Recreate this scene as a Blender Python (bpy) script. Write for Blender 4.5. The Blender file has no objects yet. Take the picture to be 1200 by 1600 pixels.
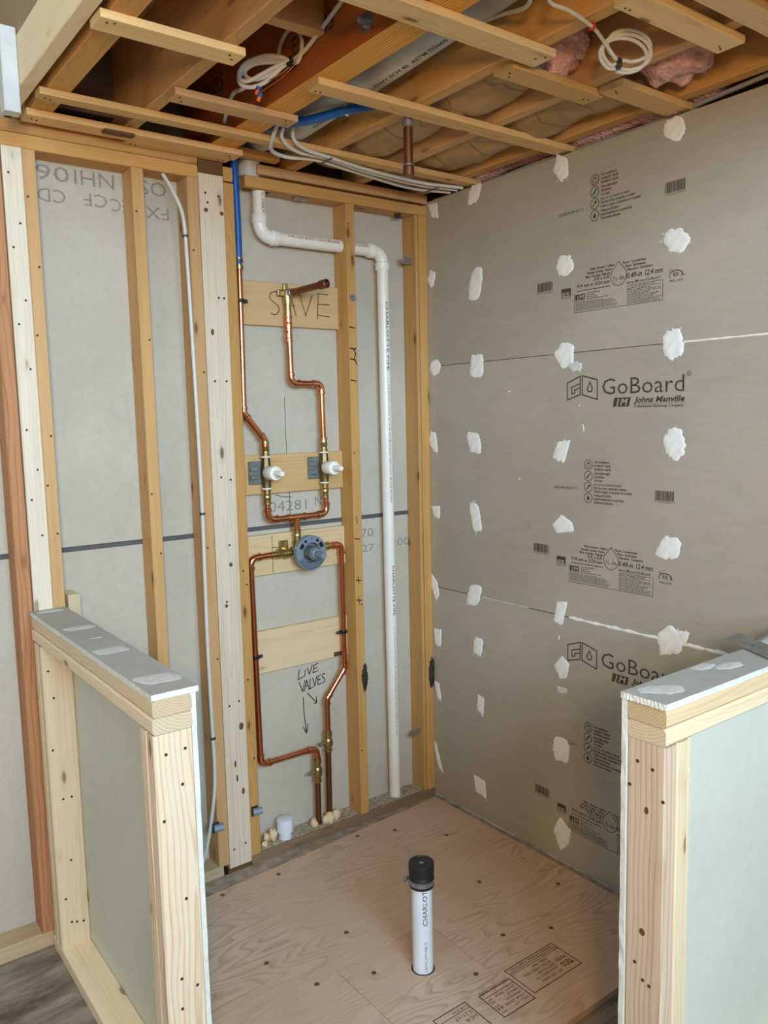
import bpy, bmesh, math, random
from mathutils import Vector, Matrix
PI = math.pi
C = bpy.context.scene.collection
SC = bpy.context.scene
rnd = random.Random(11)

# ------------------------------------------------------------------ camera
cam_d = bpy.data.cameras.new('camera'); cam = bpy.data.objects.new('camera', cam_d); C.objects.link(cam)
RX = Vector((0.79936, -0.600452, -0.021902)); UP = Vector((0.086245, 0.078589, 0.993169)); FW = Vector((0.59463, 0.795789, -0.114607))
M = Matrix.Identity(4)
for i in range(3):
    M[i][0] = RX[i]; M[i][1] = UP[i]; M[i][2] = -FW[i]
M[0][3], M[1][3], M[2][3] = -2.18976, -2.59998, 1.63243
cam.matrix_world = M
cam_d.sensor_fit = 'HORIZONTAL'; cam_d.sensor_width = 36.0; cam_d.lens = 36.0 * 1272.8 / 1200.0
cam_d.clip_start = 0.02; cam_d.clip_end = 200
SC.camera = cam

# ------------------------------------------------------------------ world, light, exposure
w = bpy.data.worlds.new('world'); SC.world = w; w.use_nodes = True
nt = w.node_tree; nt.nodes.clear()
wo = nt.nodes.new('ShaderNodeOutputWorld'); bg = nt.nodes.new('ShaderNodeBackground')
sky = nt.nodes.new('ShaderNodeTexSky'); sky.sky_type = 'NISHITA'; sky.sun_disc = False
sky.sun_elevation = math.radians(48); sky.sun_rotation = math.radians(20); sky.air_density = 1.0; sky.dust_density = 2.0
bg.inputs['Strength'].default_value = 0.16
nt.links.new(sky.outputs[0], bg.inputs[0]); nt.links.new(bg.outputs[0], wo.inputs[0])

def area(name, loc, rot, sx, sy, power, col, spread=PI):
    d = bpy.data.lights.new(name, 'AREA'); d.shape = 'RECTANGLE'; d.size = sx; d.size_y = sy
    d.energy = power; d.color = col; d.spread = spread
    o = bpy.data.objects.new(name, d); C.objects.link(o); o.location = loc; o.rotation_euler = rot
    return o
# daylight through the windows of the high room behind the photographer
area('daylight_window_1', (-2.1, -4.72, 2.55), (PI/2, 0, 0), 2.4, 1.5, 272, (0.49, 0.77, 1.0))
area('daylight_window_2', (-4.70, -2.6, 3.0), (PI/2, 0, -PI/2), 2.6, 1.6, 34, (0.52, 0.78, 1.0))
# unseen warm lamp of that room, set low to light the ceiling framing
cl = bpy.data.lights.new('room_lamp', 'POINT'); cl.energy = 122; cl.color = (1.0, 0.58, 0.22); cl.shadow_soft_size = 0.15
clo = bpy.data.objects.new('room_lamp', cl); C.objects.link(clo); clo.location = (-2.55, -3.2, 1.95)

SC.view_settings.view_transform = 'Standard'; SC.view_settings.look = 'None'
SC.view_settings.gamma = 1.0; SC.view_settings.use_curve_mapping = False
SC.view_settings.exposure = -0.05

# ------------------------------------------------------------------ materials
def lin(c):
    return tuple(((v/255.0)/12.92 if v/255.0 <= 0.04045 else ((v/255.0+0.055)/1.055)**2.4) for v in c) + (1.0,)

class NT:
    def __init__(s, name):
        s.m = bpy.data.materials.new(name); s.m.use_nodes = True; s.t = s.m.node_tree; s.t.nodes.clear()
        s.out = s.n('ShaderNodeOutputMaterial'); s.b = s.n('ShaderNodeBsdfPrincipled'); s.l(s.b.outputs[0], s.out.inputs[0])
    def n(s, t, **k):
        x = s.t.nodes.new(t)
        for a, b in k.items(): setattr(x, a, b)
        return x
    def l(s, a, b): s.t.links.new(a, b)
    def val(s, sock, v):
        if hasattr(v, 'is_output') or hasattr(v, 'links'): s.l(v, sock)
        else: sock.default_value = v
    def math(s, op, a, b=None, c=None, clamp=False):
        x = s.n('ShaderNodeMath', operation=op); x.use_clamp = clamp
        s.val(x.inputs[0], a)
        if b is not None: s.val(x.inputs[1], b)
        if c is not None: s.val(x.inputs[2], c)
        return x.outputs[0]
    def vmath(s, op, a, b):
        x = s.n('ShaderNodeVectorMath', operation=op); s.val(x.inputs[0], a); s.val(x.inputs[1], b); return x.outputs[0]
    def mix(s, f, a, b, mode='MIX'):
        x = s.n('ShaderNodeMix', data_type='RGBA', blend_type=mode)
        s.val(x.inputs[0], f); s.val(x.inputs[6], a); s.val(x.inputs[7], b); return x.outputs[2]
    def noise(s, vec, scale, detail=3.0, rough=0.5):
        x = s.n('ShaderNodeTexNoise'); s.l(vec, x.inputs['Vector']); x.inputs['Scale'].default_value = scale
        x.inputs['Detail'].default_value = detail; x.inputs['Roughness'].default_value = rough; return x.outputs[0]
    def maprange(s, v, a, b, c=0.0, d=1.0):
        x = s.n('ShaderNodeMapRange'); s.val(x.inputs[0], v)
        for i, q in enumerate((a, b, c, d)): x.inputs[i+1].default_value = q
        return x.outputs[0]
    def bump(s, h, strength, dist):
        x = s.n('ShaderNodeBump'); x.inputs['Strength'].default_value = strength; x.inputs['Distance'].default_value = dist
        s.l(h, x.inputs['Height']); s.l(x.outputs[0], s.b.inputs['Normal'])
    def set(s, col=None, rough=None, metal=None, spec=None):
        if col is not None: s.val(s.b.inputs['Base Color'], col)
        if rough is not None: s.val(s.b.inputs['Roughness'], rough)
        if metal is not None: s.b.inputs['Metallic'].default_value = metal
        if spec is not None: s.b.inputs['Specular IOR Level'].default_value = spec
        return s.m

def wood(name, light, dark, ring=0.0075, ringamt=0.55, knots=0.75, mottle=0.25, rough=0.65):
    """Sawn softwood: the object's own X axis is the length of the board."""
    s = NT(name)
    oc = s.n('ShaderNodeTexCoord').outputs['Object']; r = s.n('ShaderNodeObjectInfo').outputs['Random']
    cr = s.n('ShaderNodeCombineXYZ'); s.l(s.math('MULTIPLY', r, 37.1), cr.inputs[0]); s.l(s.math('MULTIPLY', r, 91.7), cr.inputs[1]); s.l(s.math('MULTIPLY', r, 13.3), cr.inputs[2])
    p = s.vmath('ADD', oc, cr.outputs[0])
    sep = s.n('ShaderNodeSeparateXYZ'); s.l(oc, sep.inputs[0])
    # knots: cells stretched along the board
    kv = s.vmath('MULTIPLY', p, (4.3, 13.0, 13.0))
    vo = s.n('ShaderNodeTexVoronoi'); s.l(kv, vo.inputs['Vector']); vo.inputs['Scale'].default_value = 1.0
    kd = vo.outputs['Distance']
    knotbulge = s.maprange(kd, 0.0, 0.5, 1.0, 0.0)
    # growth rings round a pith line that wanders
    slow = s.noise(s.vmath('MULTIPLY', p, (1.3, 3.0, 3.0)), 1.0, 2.0)
    slow2 = s.noise(s.vmath('MULTIPLY', p, (0.9, 2.0, 2.0)), 1.7, 2.0)
    r2 = s.math('FRACT', s.math('MULTIPLY', r, 7.77))
    cy = s.math('ADD', s.math('MULTIPLY_ADD', r, 0.08, -0.04), s.math('MULTIPLY_ADD', slow, 0.07, -0.035))
    cz = s.math('ADD', s.math('MULTIPLY_ADD', r2, 0.07, 0.02), s.math('MULTIPLY_ADD', slow2, 0.07, -0.035))
    dy = s.math('SUBTRACT', sep.outputs[1], cy); dz = s.math('SUBTRACT', sep.outputs[2], cz)
    rad = s.math('SQRT', s.math('ADD', s.math('MULTIPLY', dy, dy), s.math('MULTIPLY', dz, dz)))
    rad = s.math('MULTIPLY_ADD', s.math('MULTIPLY', knotbulge, knotbulge), 0.010, rad)
    ph = s.math('FRACT', s.math('DIVIDE', rad, ring))
    late = s.maprange(ph, 0.35, 1.0, 0.0, 1.0); late = s.math('MULTIPLY', late, late)
    late = s.math('MULTIPLY', late, s.maprange(ph, 0.93, 1.0, 1.0, 0.0))
    fib = s.noise(s.vmath('MULTIPLY', p, (6.0, 330.0, 330.0)), 1.0, 2.0)
    mot = s.noise(s.vmath('MULTIPLY', p, (2.2, 9.0, 9.0)), 1.0, 4.0)
    strk = s.noise(s.vmath('MULTIPLY', p, (1.6, 70.0, 70.0)), 1.0, 3.0)
    f = s.math('MULTIPLY', late, ringamt)
    f = s.math('ADD', f, s.math('MULTIPLY_ADD', strk, 0.8, -0.40))
    f = s.math('ADD', f, s.math('MULTIPLY_ADD', fib, 0.36, -0.18)); f = s.math('ADD', f, s.math('MULTIPLY_ADD', mot, mottle*2, -mottle), clamp=True)
    col = s.mix(f, lin(light), lin(dark))
    kc = tuple(v*0.34 for v in lin(dark)[:3]) + (1.0,)
    if knots > 0:
        km = s.math('MULTIPLY', s.maprange(kd, 0.07, 0.11, 1.0, 0.0), knots)
        ring2 = s.math('MULTIPLY', s.maprange(kd, 0.10, 0.22, 1.0, 0.0), 0.35*knots)
        col = s.mix(ring2, col, lin(dark)); col = s.mix(km, col, kc)
    # end grain drinks in the light: browner where the local X axis leaves the wood
    nx = s.n('ShaderNodeSeparateXYZ'); s.l(s.n('ShaderNodeTexCoord').outputs['Normal'], nx.inputs[0])
    eg = s.math('GREATER_THAN', s.math('ABSOLUTE', nx.outputs[0]), 0.9)
    col = s.mix(s.math('MULTIPLY', eg, 0.75), col, s.mix(s.math('MULTIPLY', late, 0.8), lin(tuple(v*0.84 for v in light)), lin(tuple(v*0.80 for v in dark))))
    # each board its own tone
    hv = s.n('ShaderNodeHueSaturation'); s.l(col, hv.inputs['Color']); s.l(s.maprange(r2, 0, 1, 0.88, 1.08), hv.inputs['Value']); s.l(s.maprange(r, 0, 1, 0.92, 1.08), hv.inputs['Saturation'])
    s.set(hv.outputs[0], rough, 0, 0.3)
    s.bump(s.math('ADD', fib, late), 0.25, 0.0006)
    return s.m

def plain(name, c, rough=0.5, metal=0.0, spec=0.5, var=0.06, scale=14.0, bump=0.0, bscale=120.0, bdist=0.0008):
    s = NT(name); oc = s.n('ShaderNodeTexCoord').outputs['Object']
    f = s.noise(oc, scale, 4.0)
    a = lin(c); k = 1.0 - var*2
    col = s.mix(s.maprange(f, 0.3, 0.7), tuple(v*k for v in a[:3]) + (1,), tuple(min(1, v*(1+var)) for v in a[:3]) + (1,))
    s.set(col, rough, metal, spec)
    if bump > 0: s.bump(s.noise(oc, bscale, 3.0), bump, bdist)
    return s.m

W_OLD = wood('aged_stud_wood', (202, 157, 102), (150, 102, 56), 0.005, 0.30, 0.75, 0.30)
W_NEW = wood('new_pale_pine', (236, 218, 184), (204, 162, 112), 0.007, 0.34, 0.75, 0.16)
W_END = wood('new_striped_pine', (238, 220, 190), (196, 138, 90), 0.012, 0.62, 0.75, 0.12)
W_TAN = wood('tan_striped_pine', (222, 200, 174), (176, 126, 92), 0.012, 0.62, 0.85, 0.14)
W_PALE = wood('pale_weathered_stud', (224, 208, 184), (176, 144, 112), 0.009, 0.36, 0.9, 0.30)
W_NEW2 = wood('new_pale_pine_second', (232, 210, 172), (198, 152, 102), 0.006, 0.36, 0.85, 0.18)
W_WHITE = wood('whitish_stud', (224, 211, 187), (190, 162, 126), 0.010, 0.24, 0.65, 0.20)
W_RED = wood('reddish_fir_stud', (186, 134, 96), (128, 74, 46), 0.012, 0.6, 0.35, 0.28)
W_JOIST = wood('joist_fir', (206, 160, 104), (150, 102, 56), 0.005, 0.32, 0.45, 0.28)
W_STRAP = wood('strapping_spruce', (222, 182, 126), (174, 128, 76), 0.005, 0.34, 0.8, 0.28)
W_STRAP2 = wood('pale_strapping_spruce', (234, 206, 156), (188, 146, 94), 0.005, 0.34, 0.8, 0.26)
W_BLOCK = wood('blocking_spruce', (212, 178, 130), (176, 134, 86), 0.004, 0.40, 0.15, 0.16)
W_BLOCK2 = wood('pale_blocking_pine', (224, 200, 160), (194, 158, 112), 0.006, 0.36, 0.35, 0.22)
W_SOLE = wood('dusty_sole_plate_wood', (142, 114, 88), (80, 56, 38), 0.007, 0.45, 0.3, 0.45)
W_DARK = wood('dark_stained_wood', (108, 76, 48), (42, 28, 18), 0.007, 0.4, 0.3, 0.5)

def lvl_mat():
    s = NT('laminated_beam_wood'); oc = s.n('ShaderNodeTexCoord').outputs['Object']
    sep = s.n('ShaderNodeSeparateXYZ'); s.l(oc, sep.inputs[0])
    ply = s.n('ShaderNodeTexNoise', noise_dimensions='1D'); s.l(s.math('MULTIPLY', s.math('FLOOR', s.math('MULTIPLY', sep.outputs[1], 110.0)), 3.7), ply.inputs['W']); ply.inputs['Scale'].default_value = 1.0
    edge = s.math('LESS_THAN', s.math('FRACT', s.math('MULTIPLY', sep.outputs[1], 110.0)), 0.22)
    fib = s.noise(s.vmath('MULTIPLY', oc, (3.0, 160.0, 60.0)), 1.0, 3.0)
    f = s.math('ADD', s.math('MULTIPLY', ply.outputs[0], 0.5), s.math('MULTIPLY', fib, 0.5))
    geo = s.n('ShaderNodeNewGeometry'); ns = s.n('ShaderNodeSeparateXYZ'); s.l(geo.outputs['Normal'], ns.inputs[0])
    under = s.math('GREATER_THAN', s.math('ABSOLUTE', ns.outputs[2]), 0.5)
    bottom = s.mix(f, lin((255, 196, 84)), lin((206, 134, 42))); bottom = s.mix(s.math('MULTIPLY', edge, 0.7), bottom, lin((120, 66, 16)))
    grain = s.noise(s.vmath('MULTIPLY', oc, (1.5, 1.0, 30.0)), 1.0, 4.0)
    side = s.mix(grain, lin((176, 100, 44)), lin((138, 72, 28)))      # waxed face veneer
    s.set(s.mix(under, side, bottom), 0.5, 0, 0.4); return s.m
LVL = lvl_mat()

def drywall_mat(name, c1, c2):
    s = NT(name); oc = s.n('ShaderNodeTexCoord').outputs['Object']
    a = s.noise(oc, 2.3, 3.0); b = s.noise(oc, 160.0, 2.0); d = s.noise(oc, 34.0, 3.0)
    f = s.math('ADD', s.math('MULTIPLY', a, 0.5), s.math('ADD', s.math('MULTIPLY', b, 0.25), s.math('MULTIPLY', d, 0.25)))
    s.set(s.mix(s.maprange(f, 0.35, 0.65), lin(c1), lin(c2)), 0.85, 0, 0.2); s.bump(b, 0.15, 0.0005); return s.m
DRYWALL = drywall_mat('drywall_back_paper', (182, 174, 158), (199, 192, 177))
GREENBOARD = drywall_mat('pale_green_board_face', (202, 205, 193), (214, 217, 205))
ROOMWALL = drywall_mat('bare_room_wall', (150, 128, 100), (166, 142, 112))

def goboard_mat():
    s = NT('foam_tile_board_face'); oc = s.n('ShaderNodeTexCoord').outputs['Object']
    a = s.noise(oc, 1.6, 3.0); b = s.noise(oc, 260.0, 2.0); c = s.noise(s.vmath('MULTIPLY', oc, (60.0, 14.0, 60.0)), 1.0, 4.0)
    f = s.math('ADD', s.math('MULTIPLY', a, 0.45), s.math('ADD', s.math('MULTIPLY', b, 0.3), s.math('MULTIPLY', c, 0.25)))
    s.set(s.mix(s.maprange(f, 0.36, 0.64), lin((163, 154, 138)), lin((181, 172, 156))), 0.36, 0, 0.5)
    s.bump(s.math('ADD', b, c), 0.10, 0.0008); return s.m
GOBOARD = goboard_mat()
FOAMEDGE = plain('white_board_core', (226, 228, 222), 0.8, 0, 0.2, 0.05, 60, 0.6, 140, 0.002)
CAPFACE = drywall_mat('grey_cap_board_face', (166, 163, 156), (184, 181, 174))
MUD = plain('white_thinset_smear', (242, 240, 234), 0.6, 0, 0.3, 0.04, 40, 0.35, 60, 0.002)
MUDGREY = plain('thin_grey_white_smear', (214, 214, 210), 0.55, 0, 0.3, 0.08, 60, 0.35, 90, 0.002)
INK = plain('dark_brown_print', (80, 72, 63), 0.7, 0, 0.2, 0.25, 220)
INKFADE = plain('faded_print', (112, 104, 94), 0.8, 0, 0.1, 0.2, 260)
GREYINK = plain('grey_dotted_print', (152, 147, 137), 0.9, 0, 0.1, 0.15, 200)
STAMPINK = plain('dark_stamp_ink', (82, 62, 50), 0.9, 0, 0.1, 0.3, 180)
MARKER = plain('black_marker', (32, 32, 34), 0.8, 0, 0.1, 0.1, 60)
PENCIL = plain('brown_marker', (74, 48, 24), 0.8, 0, 0.1, 0.2, 80)
REDINK = plain('red_print', (176, 64, 52), 0.7, 0, 0.2, 0.2, 150)
PURPLEINK = plain('dull_purple_print', (120, 72, 84), 0.7, 0, 0.2, 0.2, 150)
GAP = plain('grey_joint', (112, 112, 108), 0.9, 0, 0.1, 0.1, 30)

def ply_mat(name, c1, c2, dark, rings=9.0, stain=None):
    s = NT(name); oc = s.n('ShaderNodeTexCoord').outputs['Object']
    big = s.noise(s.vmath('MULTIPLY', oc, (0.55, 2.9, 1.0)), 1.7, 2.5, 0.45)
    ph = s.math('FRACT', s.math('MULTIPLY', big, rings*3.4))
    late = s.math('MULTIPLY', s.maprange(ph, 0.45, 0.93, 0.0, 1.0), s.maprange(ph, 0.93, 1.0, 1.0, 0.0))
    patch = s.maprange(s.noise(oc, 2.1, 2.0), 0.38, 0.62, 0.12, 1.0)
    fib = s.noise(s.vmath('MULTIPLY', oc, (9.0, 260.0, 100.0)), 1.0, 3.0)
    tone = s.noise(oc, 1.7, 4.0)
    col = s.mix(s.maprange(tone, 0.3, 0.7), lin(c1), lin(c2))
    col = s.mix(s.math('MULTIPLY', s.math('MULTIPLY', late, patch), 0.4), col, lin(dark))
    col = s.mix(s.maprange(fib, 0.35, 0.75, 0.0, 0.22), col, lin(dark))
    vo = s.n('ShaderNodeTexVoronoi'); s.l(s.vmath('MULTIPLY', oc, (2.1, 3.4, 1.0)), vo.inputs['Vector']); vo.inputs['Scale'].default_value = 1.0
    col = s.mix(s.maprange(vo.outputs['Distance'], 0.03, 0.09, 0.65, 0.0), col, tuple(v*0.5 for v in lin(dark)[:3]) + (1,))
    if stain is not None:
        st = s.noise(s.vmath('MULTIPLY', oc, (1.0, 3.0, 1.0)), 3.2, 5.0, 0.6)
        col = s.mix(s.maprange(st, 0.40, 0.62, 0.0, 0.9), col, lin(stain))
    s.set(col, 0.7, 0, 0.25); s.bump(fib, 0.2, 0.0008); return s.m
PLY = ply_mat('fir_plywood', (200, 172, 148), (214, 190, 168), (138, 104, 78))
OLDPLY = ply_mat('grey_dusty_subfloor', (150, 138, 124), (176, 166, 152), (88, 74, 60), 9.0, (84, 74, 64))
OLDSTRIP = plain('grey_old_subfloor_strip', (166, 152, 134), 0.9, 0, 0.15, 0.2, 22, 0.4, 70)

def copper_mat(name, c, rough):
    s = NT(name); oc = s.n('ShaderNodeTexCoord').outputs['Object']
    f = s.noise(s.vmath('MULTIPLY', oc, (14.0, 14.0, 5.0)), 1.0, 2.0)
    a = lin(c); col = s.mix(s.maprange(f, 0.35, 0.75), a, tuple(v*0.72 for v in a[:3]) + (1,))
    s.set(col, s.maprange(f, 0.3, 0.7, rough, rough+0.07), 1.0); return s.m
COPPER = copper_mat('bright_copper', (222, 142, 104), 0.2)
COPPERFIT = copper_mat('polished_copper_fitting', (232, 158, 118), 0.16)
OLDCOPPER = copper_mat('brown_oxidised_copper', (150, 100, 78), 0.36)
BRASS = copper_mat('brass', (196, 172, 118), 0.26)
STEEL = plain('grey_steel', (166, 168, 172), 0.34, 0.8, 0.5, 0.1, 30)
DARKSTEEL = plain('dark_zinc', (92, 94, 98), 0.45, 0.8, 0.5, 0.15, 30)
PVC = plain('white_pvc', (236, 232, 220), 0.32, 0, 0.5, 0.02, 6)
PVCFIT = plain('white_pvc_fitting', (240, 238, 230), 0.28, 0, 0.5, 0.02, 6)
PVCBLUE = plain('bluish_white_pvc', (224, 230, 240), 0.3, 0, 0.5, 0.03, 8)
PVCGREY = plain('dusty_white_pvc_drain', (196, 194, 186), 0.45, 0, 0.4, 0.06, 8)
BLUE = plain('blue_pex', (18, 88, 172), 0.35, 0, 0.5, 0.06, 20)
SCREWTOP = plain('brown_sunken_screw', (112, 88, 70), 0.6, 0.3, 0.4, 0.1, 30)
HOLE = plain('brown_nail_hole', (84, 62, 44), 0.7, 0.2, 0.3, 0.2, 40)
GREYBEAD = plain('grey_seam_bead', (88, 88, 86), 0.8)
DUST = plain('grey_plaster_dust', (186, 174, 154), 0.95, 0, 0.1, 0.22, 60, 0.8, 90, 0.003)
BRACKET = plain('galvanised_bracket', (122, 126, 124), 0.5, 0.25, 0.5, 0.12, 40)
DULLBRASS = copper_mat('dull_cast_brass', (138, 118, 84), 0.42)
KNOT = plain('brown_knot', (112, 82, 56), 0.7, 0, 0.2, 0.3, 300)
BLACK = plain('black_rubber', (34, 36, 38), 0.5, 0, 0.4, 0.2, 40)
BLACKP = plain('black_plastic', (26, 26, 28), 0.4, 0, 0.4, 0.1, 40)
VALVEGREY = plain('blue_grey_plastic', (100, 110, 118), 0.42, 0, 0.4, 0.04, 20)
VALVELIGHT = plain('light_blue_grey_plastic', (122, 136, 148), 0.38, 0, 0.4, 0.04, 20)
WHITEPL = plain('white_valve_plastic', (238, 236, 228), 0.38, 0, 0.5, 0.02, 10)
CABLE = plain('white_cable_sheath', (212, 210, 202), 0.42, 0, 0.4, 0.03, 30)
GREYCABLE = plain('grey_cable_sheath', (160, 158, 152), 0.5, 0, 0.3, 0.05, 30)
ORANGEPL = plain('orange_plastic', (226, 96, 34), 0.4)
CONDUIT = plain('blue_grey_pipe', (126, 140, 154), 0.4)
FOAM = plain('cream_spray_foam', (226, 206, 164), 0.75, 0, 0.2, 0.08, 30, 0.5, 60, 0.003)
DEBRIS = plain('dusty_chips', (166, 146, 116), 0.9, 0, 0.1, 0.25, 90)
TAR = plain('dark_sealant_residue', (66, 56, 48), 0.8, 0, 0.2, 0.3, 80, 0.8, 140, 0.004)
WHITEPAINT = plain('white_painted_board', (204, 208, 208), 0.5)
RED_TAG = plain('red_staple', (186, 58, 34), 0.5)
def kraft_mat():
    s = NT('kraft_insulation_paper'); oc = s.n('ShaderNodeTexCoord').outputs['Object']
    a = s.noise(oc, 7.0, 5.0, 0.6); wv = s.noise(s.vmath('MULTIPLY', oc, (6.0, 40.0, 6.0)), 1.0, 3.0)
    col = s.mix(s.maprange(a, 0.3, 0.7), lin((160, 128, 88)), lin((192, 160, 116)))
    ln = s.math('LESS_THAN', s.math('ABSOLUTE', s.math('SUBTRACT', s.math('FRACT', s.math('MULTIPLY', s.n('ShaderNodeSeparateXYZ').outputs[1], 7.0)), 0.5)), 0.035)
    sepn = ln.node
    # printed cross lines of the paper
    sep = s.n('ShaderNodeSeparateXYZ'); s.l(oc, sep.inputs[0])
    ln = s.math('LESS_THAN', s.math('ABSOLUTE', s.math('SUBTRACT', s.math('FRACT', s.math('MULTIPLY_ADD', a, 0.5, s.math('MULTIPLY', sep.outputs[1], 6.5))), 0.5)), 0.03)
    col = s.mix(s.math('MULTIPLY', ln, 0.5), col, lin((122, 84, 58)))
    s.set(col, 0.6, 0, 0.35); s.bump(s.math('ADD', a, wv), 0.6, 0.004); return s.m
KRAFT = kraft_mat()
PINK = plain('pink_glass_wool', (246, 192, 184), 0.95, 0, 0.1, 0.14, 26, 1.0, 90, 0.012)

# ------------------------------------------------------------------ helpers
def link(name, me, parent=None, mat=None):
    o = bpy.data.objects.new(name, me); C.objects.link(o)
    if mat is not None and me is not None: me.materials.append(mat)
    if parent is not None: o.parent = parent
    return o
def from_bm(name, bm, mat, parent=None, smooth=False):
    me = bpy.data.meshes.new(name); bm.normal_update(); bm.to_mesh(me); bm.free()
    if smooth:
        for p in me.polygons: p.use_smooth = True
    return link(name, me, parent, mat)
def smooth_angle(o, ang=40):
    me = o.data
    for p in me.polygons: p.use_smooth = True
    bm = bmesh.new(); bm.from_mesh(me)
    for e in bm.edges:
        if len(e.link_faces) == 2 and e.calc_face_angle(0) > math.radians(ang): e.smooth = False
    bm.to_mesh(me); bm.free(); return o
def empty(name, loc=(0, 0, 0)):
    o = bpy.data.objects.new(name, None); C.objects.link(o); o.location = loc; o.empty_display_size = 0.05; return o
def tag(o, label=None, cat=None, group=None, kind=None):
    if label: o['label'] = label
    if cat: o['category'] = cat
    if group: o['group'] = group
    if kind: o['kind'] = kind
    return o
def lab(o, s): o['label'] = s; return o
def put(o, parent):
    """parent o without moving it (parents here are never rotated)"""
    o.parent = parent
    p = parent; off = Vector((0, 0, 0))
    while p is not None: off += p.location; p = p.parent
    o.location = Vector(o.location) - off
    return o
def box_bm(lo, hi, bev=0.0, seg=1):
    bm = bmesh.new(); bmesh.ops.create_cube(bm, size=1.0)
    s = [hi[i]-lo[i] for i in range(3)]; c = [(hi[i]+lo[i])/2 for i in range(3)]
    bmesh.ops.scale(bm, vec=s, verts=bm.verts); bmesh.ops.translate(bm, vec=c, verts=bm.verts)
    if bev > 0: bmesh.ops.bevel(bm, geom=bm.edges[:], offset=bev, segments=seg, profile=0.7, affect='EDGES')
    return bm
def box(name, lo, hi, mat, parent=None, bev=0.0):
    """box whose object sits at its own centre"""
    c = Vector([(lo[i]+hi[i])/2 for i in range(3)])
    bm = box_bm([lo[i]-c[i] for i in range(3)], [hi[i]-c[i] for i in range(3)], bev)
    o = from_bm(name, bm, mat); o.location = c
    return put(o, parent) if parent is not None else o
ROT = {'x': Matrix.Identity(3), 'y': Matrix.Rotation(PI/2, 3, 'Z'), 'z': Matrix.Rotation(-PI/2, 3, 'Y')}
def lumber(name, lo, hi, axis, mat, parent=None, bev=0.0025, flip=0, lean=0.0):
    """a board with its local X along the grain; long arrises eased"""
    c = Vector([(lo[i]+hi[i])/2 for i in range(3)]); d = [hi[i]-lo[i] for i in range(3)]
    r = ROT[axis].copy()
    if flip: r = r @ Matrix.Rotation(PI/2*flip, 3, 'X')
    dl = [abs(sum(r[i][k]*d[i] for i in range(3))) for k in range(3)]
    bm = bmesh.new(); bmesh.ops.create_cube(bm, size=1.0); bmesh.ops.scale(bm, vec=dl, verts=bm.verts)
    le = [e for e in bm.edges if abs((e.verts[0].co-e.verts[1].co).normalized().x) > 0.9]
    if bev > 0: bmesh.ops.bevel(bm, geom=le, offset=bev, segments=1, affect='EDGES')
    o = from_bm(name, bm, mat); o.location = c; o.rotation_euler = r.to_euler()
    if lean: o.rotation_euler = (Matrix.Rotation(lean, 3, 'Y') @ r).to_euler()
    return put(o, parent) if parent is not None else o
def frame_of(t):
    t = t.normalized(); a = Vector((0, 0, 1)) if abs(t.z) < 0.9 else Vector((1, 0, 0))
    u = t.cross(a).normalized(); return u, t.cross(u).normalized()
def add_tube(bm, pts, r, seg=14, cap=True):
    pts = [Vector(p) for p in pts]; n = len(pts); rs = r if isinstance(r, (list, tuple)) else [r]*n
    t0 = (pts[1]-pts[0]).normalized(); u, v = frame_of(t0); rings = []
    for i in range(n):
        t = ((pts[min(i+1, n-1)]-pts[i]).normalized() + (pts[i]-pts[max(i-1, 0)]).normalized())
        if t.length < 1e-6: t = pts[min(i+1, n-1)]-pts[max(i-1, 0)]
        if t.length < 1e-9: t = t0
        t.normalize(); q = t0.rotation_difference(t); u = q @ u; v = q @ v; t0 = t
        rings.append([bm.verts.new(pts[i] + (u*math.cos(2*PI*k/seg) + v*math.sin(2*PI*k/seg))*rs[i]) for k in range(seg)])
    for a, b in zip(rings, rings[1:]):
        for k in range(seg): bm.faces.new((a[k], a[(k+1) % seg], b[(k+1) % seg], b[k]))
    if cap: bm.faces.new(rings[0][::-1]); bm.faces.new(rings[-1])
    return bm
def tube(name, pts, r, mat, parent=None, seg=14, cap=True):
    bm = bmesh.new(); add_tube(bm, pts, r, seg, cap); bmesh.ops.recalc_face_normals(bm, faces=bm.faces)
    return smooth_angle(from_bm(name, bm, mat, parent))
def add_lathe(bm, base, axis, prof, seg=24):
    """prof: [(distance along the axis, radius)]"""
    base = Vector(base); ax = Vector(axis).normalized(); u, v = frame_of(ax); rings = []
    for h, r in prof:
        rings.append([bm.verts.new(base + ax*h + (u*math.cos(2*PI*k/seg) + v*math.sin(2*PI*k/seg))*max(r, 1e-5)) for k in range(seg)])
    for a, b in zip(rings, rings[1:]):
        for k in range(seg): bm.faces.new((a[k], a[(k+1) % seg], b[(k+1) % seg], b[k]))
    bm.faces.new(rings[0][::-1]); bm.faces.new(rings[-1]); return bm
def lathe(name, base, axis, prof, mat, parent=None, seg=24):
    bm = bmesh.new(); add_lathe(bm, base, axis, prof, seg); bmesh.ops.recalc_face_normals(bm, faces=bm.faces)
    return smooth_angle(from_bm(name, bm, mat, parent), 35)
def arc(a, b, c, rad, n=8):
    """fillet at b between a-b-c: points"""
    a, b, c = Vector(a), Vector(b), Vector(c); d1 = (a-b).normalized(); d2 = (c-b).normalized()
    ang = d1.angle(d2); t = rad/math.tan(ang/2); p1 = b+d1*t; p2 = b+d2*t
    cen = b+(d1+d2).normalized()*(rad/math.sin(ang/2)); v1 = p1-cen; v2 = p2-cen; sw = v1.angle(v2); ax = v1.cross(v2).normalized()
    return [cen + Matrix.Rotation(sw*i/n, 3, ax) @ v1 for i in range(n+1)]
def fillet(pts, rad, n=8):
    out = [Vector(pts[0])]
    for i in range(1, len(pts)-1): out += arc(pts[i-1], pts[i], pts[i+1], rad, n)
    return out+[Vector(pts[-1])]
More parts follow.
